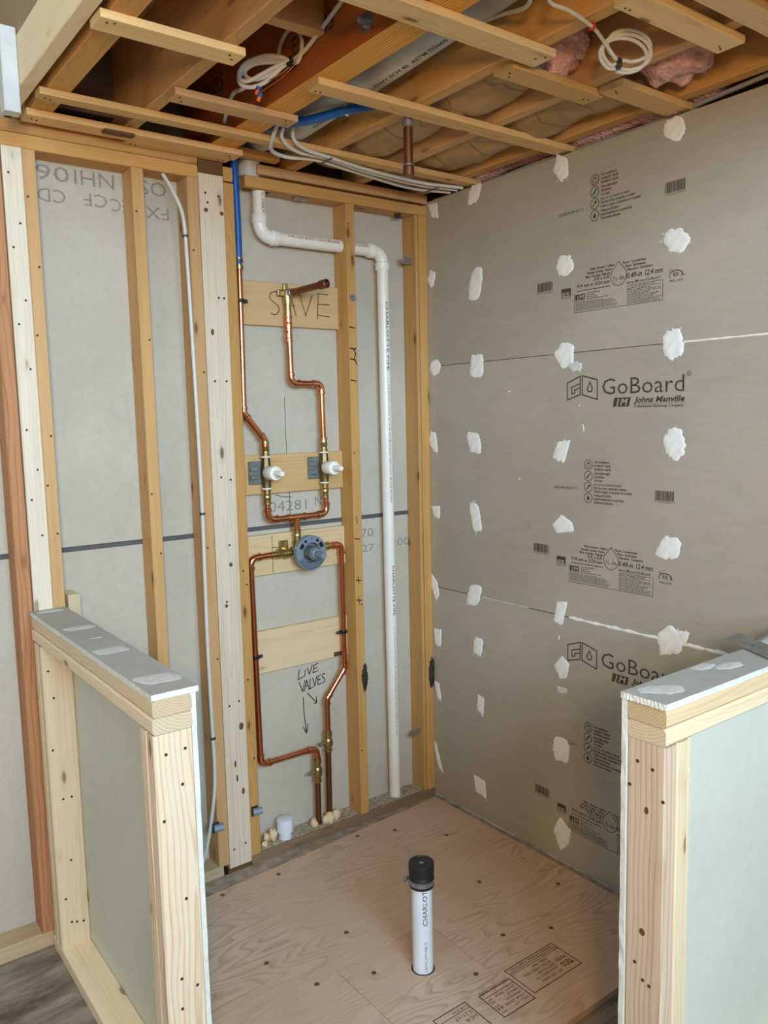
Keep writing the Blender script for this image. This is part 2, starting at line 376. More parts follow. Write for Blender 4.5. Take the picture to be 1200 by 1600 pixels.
def spline(pts, n=10):
    P = [Vector(p) for p in pts]; P = [P[0]*2-P[1]]+P+[P[-1]*2-P[-2]]; out = []
    for i in range(1, len(P)-2):
        for k in range(n):
            t = k/n; a, b, c, d = P[i-1], P[i], P[i+1], P[i+2]
            out.append(0.5*((2*b)+(c-a)*t+(2*a-5*b+4*c-d)*t*t+(3*b-a-3*c+d)*t**3))
    out.append(P[-2]); return out

# flat print in 2-D, then laid on a surface --------------------------------
_txt = {}
def text_mesh(s, bold=0.0, shear=0.0):
    k = (s, bold, shear)
    if k not in _txt:
        cu = bpy.data.curves.new('lettering', 'FONT'); cu.body = s; cu.size = 1.0; cu.offset = bold; cu.shear = shear; cu.resolution_u = 2
        o = bpy.data.objects.new('lettering', cu); C.objects.link(o); dg = bpy.context.evaluated_depsgraph_get()
        me = bpy.data.meshes.new_from_object(o.evaluated_get(dg)); bpy.data.objects.remove(o)
        vs = [(v.co.x, v.co.y) for v in me.vertices]; fs = [tuple(p.vertices) for p in me.polygons]; bpy.data.meshes.remove(me)
        _txt[k] = (vs, fs)
    return _txt[k]
class Print:
    def __init__(s): s.v = []; s.f = []
    def poly(s, pts, d=0.0):
        b = len(s.v); s.v += [(p[0], p[1], d) for p in pts]; s.f.append(tuple(range(b, b+len(pts))))
    def rect(s, u0, v0, u1, v1, d=0.0): s.poly([(u0, v0), (u1, v0), (u1, v1), (u0, v1)], d)
    def stroke(s, pts, w, closed=False, d=0.0):
        pts = [Vector((p[0], p[1])) for p in pts]
        if closed: pts = pts+[pts[0]]
        for a, b in zip(pts, pts[1:]):
            t = b-a
            if t.length < 1e-7: continue
            t.normalize(); n = Vector((-t.y, t.x))*w/2; e = t*w*0.45
            s.poly([a-e-n, b+e-n, b+e+n, a-e+n], d)
    def circle(s, u, v, r, w, n=24): s.stroke([(u+r*math.cos(2*PI*i/n), v+r*math.sin(2*PI*i/n)) for i in range(n)], w, True)
    def disc(s, u, v, r, n=16): s.poly([(u+r*math.cos(2*PI*i/n), v+r*math.sin(2*PI*i/n)) for i in range(n)])
    def text(s, t, u0, v0, h=None, u1=None, right=None, bold=0.0, shear=0.0, rot=0.0, width=None, d=0.0, mirror=False):
        vs, fs = text_mesh(t, bold, shear)
        if not vs: return
        x0 = min(p[0] for p in vs); x1 = max(p[0] for p in vs); y1 = max(p[1] for p in vs); y0 = 0
        k = h/0.70; kx = k
        if width: kx = width/(x1-x0)
        if right is not None: u0 = right-(x1-x0)*kx
        b = len(s.v); ca, sa = math.cos(rot), math.sin(rot)
        for x, y in vs:
            X, Y = (x-x0)*kx, y*k
            s.v.append((u0+X*ca-Y*sa, v0+X*sa+Y*ca, d))
        s.f += [tuple(i+b for i in f) for f in fs]
    def greek(s, u0, v0, u1, h, seed=0):
        r = random.Random(seed); u = u0
        while u < u1-0.002:
            l = min(r.uniform(0.004, 0.014), u1-u); s.rect(u, v0, u+l, v0+h); u += l+0.0022
    def drop(s, u, v0, v1, w, lw, n=14, fill=False):
        r = w/2; cy = v0+r; pts = [(u, v1)]
        for i in range(n+1):
            a = math.radians(28)-i*(PI+2*math.radians(28))/n; pts.append((u+r*math.cos(a), cy+r*math.sin(a)))
        if fill: s.poly(pts)
        else: s.stroke(pts, lw, True)
    def lay(s, name, mat, parent, fn):
        me = bpy.data.meshes.new(name); me.from_pydata([fn(*p) for p in s.v], [], s.f); me.update()
        return link(name, me, parent, mat)
def on_back(y): return lambda u, v, d: (u, y-0.0004-d, v)

# ------------------------------------------------------------------ room shell
floor = box('floor', (-4.6, -4.7, -0.12), (0.2, 0.22, -0.02), OLDPLY); floor['kind'] = 'structure'
floor.data.transform(Matrix.Translation((0, 0, 0)))
# enclosing room behind the photographer
def wall_with_hole(name, axis, at, thick, u0, u1, z1, hole, mat):
    bm = bmesh.new(); hu0, hu1, hz0, hz1 = hole
    for a, b, c, d in ((u0, hu0, -0.02, z1), (hu1, u1, -0.02, z1), (hu0, hu1, -0.02, hz0), (hu0, hu1, hz1, z1)):
        lo = (a, at, c) if axis == 'x' else (at, a, c); hi = (b, at+thick, d) if axis == 'x' else (at+thick, b, d)
        t = box_bm(lo, hi); m2 = bpy.data.meshes.new('t'); t.to_mesh(m2); t.free(); bm.from_mesh(m2); bpy.data.meshes.remove(m2)
    o = from_bm(name, bm, mat); o['kind'] = 'structure'; return o
wall_with_hole('wall_front', 'x', -4.7, 0.12, -4.6, 0.2, 5.0, (-3.4, -0.8, 1.75, 3.35), ROOMWALL)
wall_with_hole('wall_left', 'y', -4.66, 0.12, -4.7, 0.22, 5.0, (-4.0, -1.2, 2.15, 3.9), ROOMWALL)
def window(name, lo, hi, axis):
    e = empty(name, (0, 0, 0)); e['kind'] = 'structure'; bm = bmesh.new(); w_ = 0.05
    u0, u1 = (lo[0], hi[0]) if axis == 'x' else (lo[1], hi[1]); z0, z1 = lo[2], hi[2]
    for a, b, c, d in ((u0, u1, z0, z0+w_), (u0, u1, z1-w_, z1), (u0, u0+w_, z0+w_, z1-w_), (u1-w_, u1, z0+w_, z1-w_), ((u0+u1)/2-0.025, (u0+u1)/2+0.025, z0+w_, z1-w_)):
        l = (a, lo[1], c) if axis == 'x' else (lo[0], a, c); h = (b, hi[1], d) if axis == 'x' else (hi[0], b, d)
        t = box_bm(l, h); m2 = bpy.data.meshes.new('t'); t.to_mesh(m2); t.free(); bm.from_mesh(m2); bpy.data.meshes.remove(m2)
    o = from_bm('window_frame', bm, WHITEPAINT); o.parent = e
window('window_1', (-3.4, -4.66, 1.75), (-0.8, -4.60, 3.35), 'x')
window('window_2', (-4.62, -4.0, 2.15), (-4.56, -1.2, 3.9), 'y')

# plywood pan laid over the old subfloor
def slab(name, pts, z0, z1, mat, parent):
    bm = bmesh.new(); c = Vector((sum(p[0] for p in pts)/len(pts), sum(p[1] for p in pts)/len(pts), (z0+z1)/2))
    a = [bm.verts.new((p[0]-c.x, p[1]-c.y, z0-c.z)) for p in pts]; b = [bm.verts.new((p[0]-c.x, p[1]-c.y, z1-c.z)) for p in pts]
    bm.faces.new(a[::-1]); bm.faces.new(b); n = len(pts)
    for i in range(n): bm.faces.new((a[i], a[(i+1) % n], b[(i+1) % n], b[i]))
    bmesh.ops.recalc_face_normals(bm, faces=bm.faces)
    o = from_bm(name, bm, mat); o.location = c; return put(o, parent)
g = 0.0017
XP0, XP1, YP0, YP1 = -0.977, -0.622, -1.008, -0.690       # the cut-out patch round the drain
# main sheet in three pieces of one mesh (an open U round the patch and the notch in front of it)
def pan():
    bm = bmesh.new()
    outer = [(-1.50, -0.118), (-0.7, -0.068), (-0.022, -0.025), (-0.022, -1.250), (-1.46, -1.262)]
    top = [Vector(p) for p in outer]
    # grid-free: build the sheet from quads around the hole
    L, Rr, B, T = XP0-g, XP1+g, YP0-g, YP1+g
    ex = [-1.50, L, Rr, -0.022]; backy = [-0.118, -0.0855, -0.0635, -0.025]; fronty = [-1.262, -1.2585, -1.2555, -1.250]
    quads = [[(ex[0], fronty[0]), (L, fronty[1]), (L, backy[1]), (ex[0], backy[0])],
             [(L, T), (Rr, T), (Rr, backy[2]), (L, backy[1])],
             [(L, fronty[1]), (Rr, fronty[2]), (Rr, B), (L, B)],
             [(Rr, fronty[2]), (ex[3], fronty[3]), (ex[3], backy[3]), (Rr, backy[2])]]
    for q in quads:
        lo = [bm.verts.new((p[0]+0.75, p[1]+0.64, -0.0095)) for p in q]; hi = [bm.verts.new((p[0]+0.75, p[1]+0.64, 0.0095)) for p in q]
        bm.faces.new(lo[::-1]); bm.faces.new(hi)
        for i in range(4): bm.faces.new((lo[i], lo[(i+1) % 4], hi[(i+1) % 4], hi[i]))
    o = from_bm('plywood_sheet', bm, PLY); o.location = (-0.75, -0.64, -0.0095); return put(o, floor)
sheet = lab(pan(), 'large pinkish plywood sheet of the shower floor')
patch = slab('plywood_patch', [(XP0, YP0), (XP1, YP0), (XP1, YP1), (XP0, YP1)], -0.019, -0.0003, PLY, floor)
lab(patch, 'square plywood patch fitted round the drain')
patch.data.transform(Matrix.Translation((0, 0, 0)))
# dark saw kerf below the joints
for lo, hi in (((XP0-0.0025, -0.69-0.32, -0.0195), (XP0+0.0005, YP1+0.002, -0.003)),):
    pass
# old floor strip along the right wall and along the back sole plate
box('floor_strip', (-0.0215, -1.6, -0.0195), (-0.0002, -0.02, -0.002), OLDSTRIP, floor)
slab('floor_strip', [(-1.55, -0.118), (-1.50, -0.1195), (-0.7, -0.0695), (-0.012, -0.0265), (-0.0002, -0.02), (-0.0002, -0.0005), (-1.55, -0.0005)], -0.0195, -0.006, OLDSTRIP, floor)
# floor screws
def screw(name, loc, axis, r, mat, parent):
    return lathe(name, loc, axis, [(0, r), (0.0012, r*0.95), (0.0013, r*0.55), (0.0004, r*0.45)], mat, parent, 10)
def wmat(o):
    m = o.matrix_basis.copy(); p = o.parent
    while p is not None: m = p.matrix_basis @ m; p = p.parent
    return m
def child_at(o, parent):
    """parent o (modelled in world coordinates) so that it stays where it is, also under a turned parent"""
    o.parent = parent; o.matrix_basis = wmat(parent).inverted() @ o.matrix_basis; return o
for x, y in ((-0.334, -0.142), (-0.476, -0.085), (-1.071, -0.118), (-0.854, -0.126), (-0.852, -0.559), (-1.125, -0.53), (-1.055, -0.704), (-0.325, -0.618), (-0.327, -0.951), (-0.472, -0.881), (-0.2, -0.30), (-0.12, -0.80), (-0.14, -1.08)):
    child_at(screw('screw', (x, y, 0.0), (0, 0, 1), 0.008, SCREWTOP, None), sheet)
for x, y in ((-0.896, -0.768), (-0.664, -0.96)):
    child_at(screw('screw', (x, y, -0.0003), (0, 0, 1), 0.008, SCREWTOP, None), patch)
# ink stamps on the plywood: local u runs towards -x, v towards -y (they read from the back wall)
def stamps():
    P = Print()
    def frame(u0, u1, v0, v1, w): P.stroke([(u0, v0), (u1, v0), (u1, v1), (u0, v1)], w, True)
    # stamp nearest the right wall: x -0.385..-0.589, y -1.00..-1.12
    frame(-0.589, -0.385, -1.12, -1.003, 0.0026); P.stroke([(-0.589, -1.022), (-0.385, -1.022)], 0.0022); P.stroke([(-0.589, -1.030), (-0.385, -1.030)], 0.0022)
    return P
PS = Print()
def flip_text(P, s, x_right, y_top, h, **k):
    """stamp text turned half round: starts at x_right and runs towards -x, its top towards -y"""
    P.text(s, x_right, y_top, h, rot=PI, **k)
def fr(P, u0, u1, v0, v1, w): P.stroke([(u0, v0), (u1, v0), (u1, v1), (u0, v1)], w, True)
fr(PS, -0.589, -0.385, -1.122, -1.003, 0.0026); PS.stroke([(-0.589, -1.022), (-0.385, -1.022)], 0.002); PS.stroke([(-0.589, -1.030), (-0.385, -1.030)], 0.002)
flip_text(PS, 'TIMBERSTRAND CERTIFIED', -0.392, -1.0075, 0.009, width=0.188)
for i, (t, h, wd) in enumerate((('MILL 460', 0.010, 0.060), ('RATED SHEATHING', 0.010, 0.110), ('EXPOSURE 1', 0.009, 0.075), ('THICKNESS 0.703', 0.008, 0.090), ('PS 1-09 SIZED', 0.009, 0.085))):
    flip_text(PS, t, -0.452, -1.037-i*0.0155, h, width=wd)
flip_text(PS, 'TECO', -0.393, -1.082, 0.020, width=0.045, bold=0.02); flip_text(PS, 'TESTED', -0.393, -1.062, 0.011, width=0.045)
fr(PS, -0.723, -0.603, -1.137, -1.036, 0.003); PS.stroke([(-0.723, -1.052), (-0.603, -1.052)], 0.002)
flip_text(PS, 'STRUCTURAL PANEL', -0.606, -1.026, 0.008, width=0.115)
for i in range(5):
    flip_text(PS, ('SPAN 32/16', 'GROUP 1', 'UNSANDED', 'CDX 23/32', 'MILL 17')[i], -0.612, -1.060-i*0.014, 0.008, width=(0.075, 0.05, 0.06, 0.075, 0.05)[i]); flip_text(PS, ('EXT', '24', '0.7', 'II', 'PS')[i], -0.700, -1.060-i*0.014, 0.008, width=0.016)
fr(PS, -0.885, -0.769, -1.20, -1.026, 0.003); PS.stroke([(-0.885, -1.048), (-0.769, -1.048)], 0.002)
flip_text(PS, '0.21-17', -0.776, -1.056, 0.013, width=0.06); flip_text(PS, '118 532', -0.776, -1.034, 0.009, width=0.05); flip_text(PS, 'HDR', -0.776, -1.076, 0.013, width=0.04)
st = PS.lay('ink_stamp', STAMPINK, None, lambda u, v, d: (u, v, 0.0005)); child_at(st, sheet); lab(st, 'dark ink grade stamps on the plywood')

# ------------------------------------------------------------------ back wall: drywall backs and framing
wb = empty('wall_back', (0, 0, 0)); wb['kind'] = 'structure'
TOPZ = 2.515
up = box('drywall_sheet', (-4.6, 0.089, 1.242), (0.02, 0.102, 2.515), DRYWALL, wb)
lowp = box('drywall_sheet', (-4.6, 0.089, -0.02), (0.02, 0.102, 1.225), DRYWALL, wb)
box('seam_tape', (-4.6, 0.0915, 1.224), (0.02, 0.101, 1.243), GAP, wb)
for z in (1.2275, 1.2335, 1.2385): box('seam_bead', (-4.6, 0.0885, z), (0.02, 0.095, z+0.0022), GREYBEAD, wb)
def B(name, x0, x1, z0, z1, mat, y0=0.0, y1=0.088, axis='z', **k):
    return lumber(name, (x0, y0, z0), (x1, y1, z1), axis, mat, wb, **k)
ZS = 0.030
def split_plate(x0, x1, mat, z0=-0.02): return B('sole_plate', x0, x1, z0, ZS, mat, axis='x')
split_plate(-2.4, -1.008, wood('tan_sole_plate_wood', (196, 168, 132), (142, 108, 74), 0.007, 0.4, 0.3, 0.3))
split_plate(-0.893, -0.001, W_SOLE)
B('post_block', -0.990, -0.897, -0.02, 0.012, W_DARK, axis='x')
stL = ZS
specs = [(-1.633, -1.593, W_RED, 'reddish stud'), (-1.590, -1.534, W_WHITE, 'whitish stud'), (-1.533, -1.496, W_OLD, None), (-1.209, -1.170, W_OLD, None), (-1.024, -0.984, W_OLD, None),
         (-0.893, -0.855, W_OLD, None), (-0.395, -0.356, W_OLD, None), (-0.041, -0.0005, W_OLD, None)]
studs = []
for x0, x1, m, l in specs:
    o = B('stud', x0, x1, ZS, 2.434, m, y0=(0.0 if m is not W_WHITE else -0.004)); studs.append(o)
    if l: lab(o, l)
studs.append(lab(B('stud', -0.057, -0.042, ZS, 2.434, W_OLD, y0=0.004), 'thin packing strip beside corner stud'))
post = lab(B('stud', -0.983, -0.894, 0.012, 2.452, W_PALE, y0=-0.002, y1=0.037, flip=1), 'broad pale post with screw holes')
B('post_block', -0.983, -0.894, 2.453, 2.512, W_DARK, y0=0.0, y1=0.088, axis='x')
B('top_plate', -2.4, -0.985, 2.435, 2.476, W_OLD, axis='x'); B('top_plate', -2.4, -0.985, 2.477, 2.5145, W_OLD, axis='x')
B('top_plate', -0.893, -0.858, 2.440, 2.487, W_OLD, axis='x')
B('top_plate', -0.812, -0.0005, 2.435, 2.473, W_OLD, axis='x', y0=0.0, y1=0.030); B('top_plate', -0.695, -0.0005, 2.435, 2.473, W_OLD, axis='x', y0=0.0305)
B('top_plate', -0.765, -0.0005, 2.4815, 2.5145, W_OLD, axis='x', y0=-0.004)
# blocking between the studs of the plumbing bay, flat against the drywall
def blockb(z0, z1, m, x0=-0.854, x1=-0.396): return B('blocking_board', x0, x1, z0, z1, m, y0=0.068, y1=0.0885, axis='x', bev=0.0012)
b_save = blockb(1.976, 2.132, W_BLOCK); b_val = blockb(1.363, 1.508, W_BLOCK); b_mix = blockb(1.060, 1.211, W_BLOCK2); b_low = blockb(0.686, 0.848, W_BLOCK2)
# screws and nail heads on the framing
for x, z in ((-0.962, 2.39), (-0.915, 2.385), (-0.955, 2.36), (-0.93, 2.05), (-0.91, 2.05), (-0.957, 1.77), (-0.914, 1.77), (-0.95, 1.44), (-0.915, 1.43), (-0.958, 0.62), (-0.92, 0.63), (-0.965, 0.08), (-0.918, 0.09), (-0.93, 1.2), (-0.95, 1.0)):
    child_at(screw('screw', (x, -0.0021, z), (0, -1, 0), 0.0040, HOLE, None), post)
for s_, xs, zs in ((1, (-1.575, -1.552), (2.36, 2.22, 2.15, 2.0, 1.93, 1.80, 1.62, 1.5, 1.41, 1.30)), (2, (-1.525, -1.506), (2.3, 2.1, 1.9, 1.6, 1.45, 1.3)), (5, (-0.88, -0.868), (1.1, 1.05, 0.7, 0.4)), (6, (-0.385, -0.368), (2.36, 1.9, 1.5, 0.9, 0.3)), (4, (-1.012, -0.995), (2.2, 1.8, 1.2, 0.8)), (3, (-1.2, -1.18), (2.3, 1.9, 1.4, 1.2))):
    for i, z in enumerate(zs):
        child_at(screw('nail', (xs[i % len(xs)], -0.0002 if s_ != 1 else -0.0042, z), (0, -1, 0), 0.0034, HOLE, None), studs[s_])
for x, z, a, b in ((-0.958, 1.935, 0.006, 0.011), (-0.928, 1.13, 0.007, 0.008), (-0.952, 0.985, 0.006, 0.007), (-0.915, 0.535, 0.009, 0.014), (-0.945, 0.40, 0.004, 0.014), (-0.940, 0.345, 0.004, 0.014), (-0.918, 0.29, 0.006, 0.013), (-0.962, 2.335, 0.008, 0.007), (-0.905, 2.33, 0.007, 0.007)):
    bm_ = bmesh.new(); add_lathe(bm_, (0, 0, 0), (0, -1, 0), [(0, 1.0), (0.0006, 0.9), (0.0003, 0.5)], 12)
    for v in bm_.verts: v.co.x *= a; v.co.z *= b
    k_ = from_bm('knot', bm_, KNOT); k_.location = (x, -0.0021, z); child_at(k_, post)
# writing on the blocking and on the drywall
PW = Print()
for st_ in ([(-0.655, 2.094), (-0.672, 2.100), (-0.69, 2.092), (-0.694, 2.075), (-0.68, 2.062), (-0.662, 2.052), (-0.655, 2.035), (-0.662, 2.022), (-0.676, 2.016), (-0.690, 2.020)],
            [(-0.622, 2.020), (-0.607, 2.10)], [(-0.607, 2.10), (-0.585, 2.018)], [(-0.616, 2.050), (-0.59, 2.055)],
            [(-0.567, 2.096), (-0.543, 2.020), (-0.512, 2.096)], [(-0.485, 2.100), (-0.490, 2.012)], [(-0.488, 2.104), (-0.440, 2.104)], [(-0.488, 2.066), (-0.436, 2.066)], [(-0.490, 2.025), (-0.436, 2.022)]):
    PW.stroke(st_, 0.0030)
o = PW.lay('handwriting', PENCIL, None, on_back(0.068)); child_at(o, b_save); lab(o, 'the word SAVE in thin brown strokes')
PL = Print()
def S(*p): PL.stroke(p, 0.0038)
# LIVE
S((-0.612, 0.660), (-0.618, 0.622), (-0.594, 0.630)); S((-0.584, 0.655), (-0.588, 0.628)); S((-0.575, 0.660), (-0.566, 0.632), (-0.552, 0.668)); S((-0.545, 0.664), (-0.548, 0.636)); S((-0.546, 0.664), (-0.525, 0.670)); S((-0.547, 0.650), (-0.530, 0.654)); S((-0.549, 0.635), (-0.526, 0.640))
# VALVES
S((-0.614, 0.610), (-0.600, 0.570), (-0.588, 0.612)); S((-0.592, 0.570), (-0.580, 0.612), (-0.570, 0.572)); S((-0.588, 0.588), (-0.574, 0.590)); S((-0.564, 0.612), (-0.567, 0.574), (-0.552, 0.578)); S((-0.552, 0.614), (-0.543, 0.580), (-0.533, 0.618)); S((-0.527, 0.616), (-0.529, 0.582)); S((-0.527, 0.616), (-0.513, 0.620)); S((-0.528, 0.601), (-0.516, 0.603)); S((-0.529, 0.582), (-0.514, 0.586)); S((-0.494, 0.620), (-0.503, 0.622), (-0.507, 0.610), (-0.497, 0.601), (-0.497, 0.588), (-0.508, 0.584))
S((-0.598, 0.545), (-0.597, 0.48), (-0.588, 0.40)); S((-0.602, 0.425), (-0.589, 0.397), (-0.580, 0.432)); S((-0.578, 0.558), (-0.538, 0.512)); S((-0.550, 0.510), (-0.537, 0.510), (-0.538, 0.535))
o = PL.lay('handwriting', MARKER, None, on_back(0.089)); child_at(o, lowp); lab(o, 'LIVE VALVES with two arrows in black marker')
PG = Print()
PG.text('04281', -0.718, 1.290, 0.040, width=0.165); PG.text('N', -0.515, 1.30, 0.036, width=0.03); PG.text('1', -0.462, 1.315, 0.03, width=0.01)
for t, x, z, wd in (('06', -1.375, 2.425, 0.10), ('NHI', -1.235, 2.425, 0.125), ('1', -1.185, 2.43, 0.01), ('OS', -1.06, 2.425, 0.09)):
    PG.text(t, x, z, 0.046, width=wd, rot=PI)
for t, x, z, wd in (('CD', -1.39, 2.355, 0.085), ('CF', -1.26, 2.358, 0.075), ('EC', -1.19, 2.352, 0.06), ('FX', -1.055, 2.345, 0.08)):
    PG.text(t, x, z, 0.040, width=wd, rot=PI)
o = PG.lay('stencil_print', GREYINK, None, on_back(0.089)); child_at(o, up)
PG2 = Print(); PG2.text('70', -0.300, 1.150, 0.036, width=0.062); PG2.text('27', -0.296, 1.09, 0.03, width=0.06); PG2.text('200', -0.150, 1.095, 0.034, width=0.10)
o = PG2.lay('stencil_print', GREYINK, None, on_back(0.089)); child_at(o, lowp)
PC = Print()
PC.stroke([(-0.628, 1.36), (-0.628, 1.215)], 0.0022); PC.stroke([(-0.635, 1.72), (-0.634, 1.51)], 0.002); PC.stroke([(-0.69, 1.355), (-0.66, 1.345), (-0.62, 1.34)], 0.0025); PC.stroke([(-0.742, 0.79), (-0.60, 0.98)], 0.0)
o = PC.lay('pencil_line', PENCIL, None, on_back(0.089)); child_at(o, up)
PM = Print()
for z in (1.215, ): PM.stroke([(-0.722, 1.205), (-0.722, 1.065)], 0.002); PM.stroke([(-0.722, 1.16), (-0.69, 1.155), (-0.722, 1.14)], 0.002)
o = PM.lay('pencil_line', PENCIL, None, on_back(0.068)); child_at(o, b_mix)
PX = Print()
for z in (1.98, 1.90, 1.86, 1.78, 1.165, 1.0, 0.92): PX.stroke([(-0.392, z), (-0.368, z-0.004)], 0.004)
for z in (1.0, 0.92, 1.24): PX.stroke([(-0.382, z+0.012), (-0.379, z-0.014)], 0.003)
PX.stroke([(-0.378, 1.90), (-0.366, 1.88), (-0.374, 1.86), (-0.362, 1.84)], 0.004)
o = PX.lay('layout_mark', MARKER, None, on_back(0.0)); child_at(o, studs[6])
# splintered scrap of sealant on two studs
def blob(name, loc, size, mat, parent, seed=1, sub=3, amp=0.45, freq=2.4, flat=None):
    from mathutils import noise as mn
    bm = bmesh.new(); bmesh.ops.create_icosphere(bm, subdivisions=sub, radius=1.0)
    for v in bm.verts:
        d = mn.noise(v.co*freq+Vector((seed*7.3, seed*1.9, -seed)))*amp+mn.noise(v.co*freq*2.7+Vector((seed, seed*3, 0)))*amp*0.45
        v.co = v.co*(1+d); v.co = Vector((v.co.x*size[0], v.co.y*size[1], v.co.z*size[2]))
    o = from_bm(name, bm, mat, None, True); o.location = loc
    return put(o, parent) if parent is not None else o
lab(blob('sealant_smear', (-0.362, -0.001, 0.60), (0.013, 0.003, 0.050), TAR, wb, 3, 4, 0.42, 3.2), 'black sealant residue on middle stud')
lab(blob('sealant_smear', (-0.012, -0.004, 0.545), (0.015, 0.004, 0.060), TAR, wb, 5, 4, 0.42, 3.2), 'black sealant residue on corner stud')

# ------------------------------------------------------------------ right wall: printed foam tile boards
wr = empty('wall_right', (0, 0, 0)); wr['kind'] = 'structure'
BT = 0.0127
def on_right(zb, yo=0.0): return lambda u, v, d: (-0.0004-d, -u-yo, v+zb)
rowz = [(0.004, 0.9205), (0.9235, 1.836), (1.8385, 2.488)]
boards = []
for z0, z1 in rowz:
    b = box('tile_board', (0.0, -1.98, z0), (BT, 0.055, z1), GOBOARD, wr, 0.0006); boards.append(b)
box('wall_sheathing', (BT+0.001, -1.98, 0.0), (0.03, 0.0885, 2.47), FOAMEDGE, wr)
lumber('top_plate', (0.0305, -3.0, 2.435), (0.12, 0.0, 2.473), 'y', W_OLD, wr)
box('wall_panel', (0.0, -4.7, -0.02), (0.1, -1.983, 5.0), ROOMWALL, wr)
ZB = 0.922
def groups():
    G = {}
    # logo ------------------------------------------------
    P = Print(); z = lambda q: q-ZB
    lw = 0.0042
    P.stroke([(0.731, z(1.737)), (0.731, z(1.680)), (0.786, z(1.696)), (0.786, z(1.757))], lw, True)
    P.stroke([(0.795, z(1.758)), (0.857, z(1.742)), (0.857, z(1.678)), (0.795, z(1.695))], lw, True)
    P.stroke([(0.786, z(1.733)), (0.750, z(1.722)), (0.750, z(1.699)), (0.762, z(1.702)), (0.762, z(1.712)), (0.784, z(1.718))], lw*0.9)
    P.drop(0.826, z(1.704), z(1.736), 0.020, lw*0.9)
    P.text('GoBoard', 0.877, z(1.6925), 0.052, width=0.300, bold=-0.004)
    P.circle(1.192, z(1.744), 0.0065, 0.0016, 14); P.text('R', 1.1895, z(1.741), 0.006)
    P.poly([(0.919, z(1.652)), (0.982, z(1.652)), (0.988, z(1.681)), (0.925, z(1.681))])
    P.text('Johns Manville', 0.999, z(1.6635), 0.0175, width=0.180, bold=0.03, shear=0.25)
    P.rect(0.999, z(1.6585), 1.180, z(1.6593)); P.text('A Berkshire Hathaway Company', 0.999, z(1.648), 0.0085, width=0.178, bold=0.02, shear=0.25)
    G['logo_print'] = (P, INK)
    P = Print(); P.text('J', 0.929, z(1.656), 0.021, bold=0.03, shear=0.25, d=0.0004); P.text('M', 0.948, z(1.656), 0.021, width=0.030, bold=0.03, shear=0.25, d=0.0004)
    P.text('J', 0.752, z(1.0935), 0.013, bold=0.03, d=0.0004); P.text('M', 0.764, z(1.0935), 0.013, width=0.017, bold=0.03, d=0.0004); P.text('ES', 0.690, z(1.1095), 0.013, width=0.031, bold=0.03, d=0.0004)
    G['knockout_print'] = (P, GOBOARD)
    # icon column ----------------------------------------
    P = Print()
    for i, q in enumerate((1.461, 1.4235, 1.3865, 1.3495)):
        c = z(q); P.circle(0.8225, c, 0.0165, 0.0022)
        if i == 0:
            P.circle(0.8225, c-0.001, 0.0085, 0.0022, 16); P.stroke([(0.8225, c), (0.8225, c+0.011)], 0.0022)
        elif i == 1: P.stroke([(0.816, c-0.007), (0.829, c+0.008)], 0.0045)
        elif i == 2: P.stroke([(0.814, c-0.008), (0.824, c+0.002)], 0.003); P.disc(0.8265, c+0.0045, 0.0045)
        else: P.drop(0.8225, c-0.008, c+0.010, 0.0115, 0.002, fill=True)
    tx = [(('Fast installation', 0.060), ('Instalación rápida', 0.067), ('Installation rapide', 0.067)), (('Ultra-lightweight', 0.064), ('Ultraliviano', 0.043), ('Ultraléger', 0.037)),
          (('Easy to cut, handle & install', 0.108), ('Fácil de cortar, manipular e instalar', 0.130), ('Facile à couper, à manipuler et à installer', 0.152)), (('Waterproof built-in', 0.070), ('Impermeabilización incorporada', 0.118), ('Entièrement étanche', 0.076))]
    PF = Print()
    for i, q in enumerate((1.461, 1.4235, 1.3865, 1.3495)):
        for k, (t, wd) in enumerate(tx[i]):
            (PF if (i == 2 and k == 0) or (i == 1 and k == 2) else P).text(t, 0.847, z(q)+0.0065-k*0.0118, 0.0082, width=wd, bold=0.02)
    P.text('2026041810171', 0.671, z(1.3745), 0.0098, width=0.104, bold=0.005)
    G['icon_print'] = (P, INK); G['faded_text_print'] = (PF, INKFADE)
    # bar codes -------------------------------------------
    P = Print()
    def bars(u0, u1, v0, v1, seed):
        r = random.Random(seed); u = u0
        while u < u1:
            wdt = r.choice((0.0011, 0.0011, 0.0022, 0.0032)); P.rect(u, v0, min(u+wdt, u1), v1); u += wdt+r.choice((0.0010, 0.0010, 0.0018))
    bars(1.083, 1.150, z(1.359), z(1.390), 4); P.text('0 12345 67890 5', 1.079, z(1.352), 0.0052, width=0.074)
    bars(0.577, 0.646, z(1.139), z(1.169), 8); P.text('0 12345 67890 5', 0.573, z(1.132), 0.0052, width=0.076)
    G['barcode_print'] = (P, INK)
    # size label -------------------------------------------
    P = Print()
    P.rect(0.685, z(1.1085), 0.726, z(1.1355)); P.text('ESR-4122', 0.687, z(1.101), 0.006, width=0.037)
    P.drop(0.9185, z(1.117), z(1.191), 0.060, 0.0022); P.text('½-in', 0.8975, z(1.133), 0.015, width=0.042, bold=0.005)
    for t, wd, rr, q in (('Walls  Showers  Ceilings', 0.098, 0.903, 1.180), ('Paredes  Duchas  Techos', 0.098, 0.893, 1.1685), ('Murs  Douches  Plafonds', 0.098, 0.886, 1.157)): P.text(t, 0, z(q), 0.0076, right=rr, width=wd, bold=0.03)
    for t, wd, uu, q in (('Floors  Countertops', 0.086, 0.934, 1.180), ('Pisos  Encimeras', 0.074, 0.944, 1.1685), ('Planchers  Comptoirs', 0.092, 0.951, 1.157)): P.text(t, uu, z(q), 0.0076, width=wd, bold=0.03)
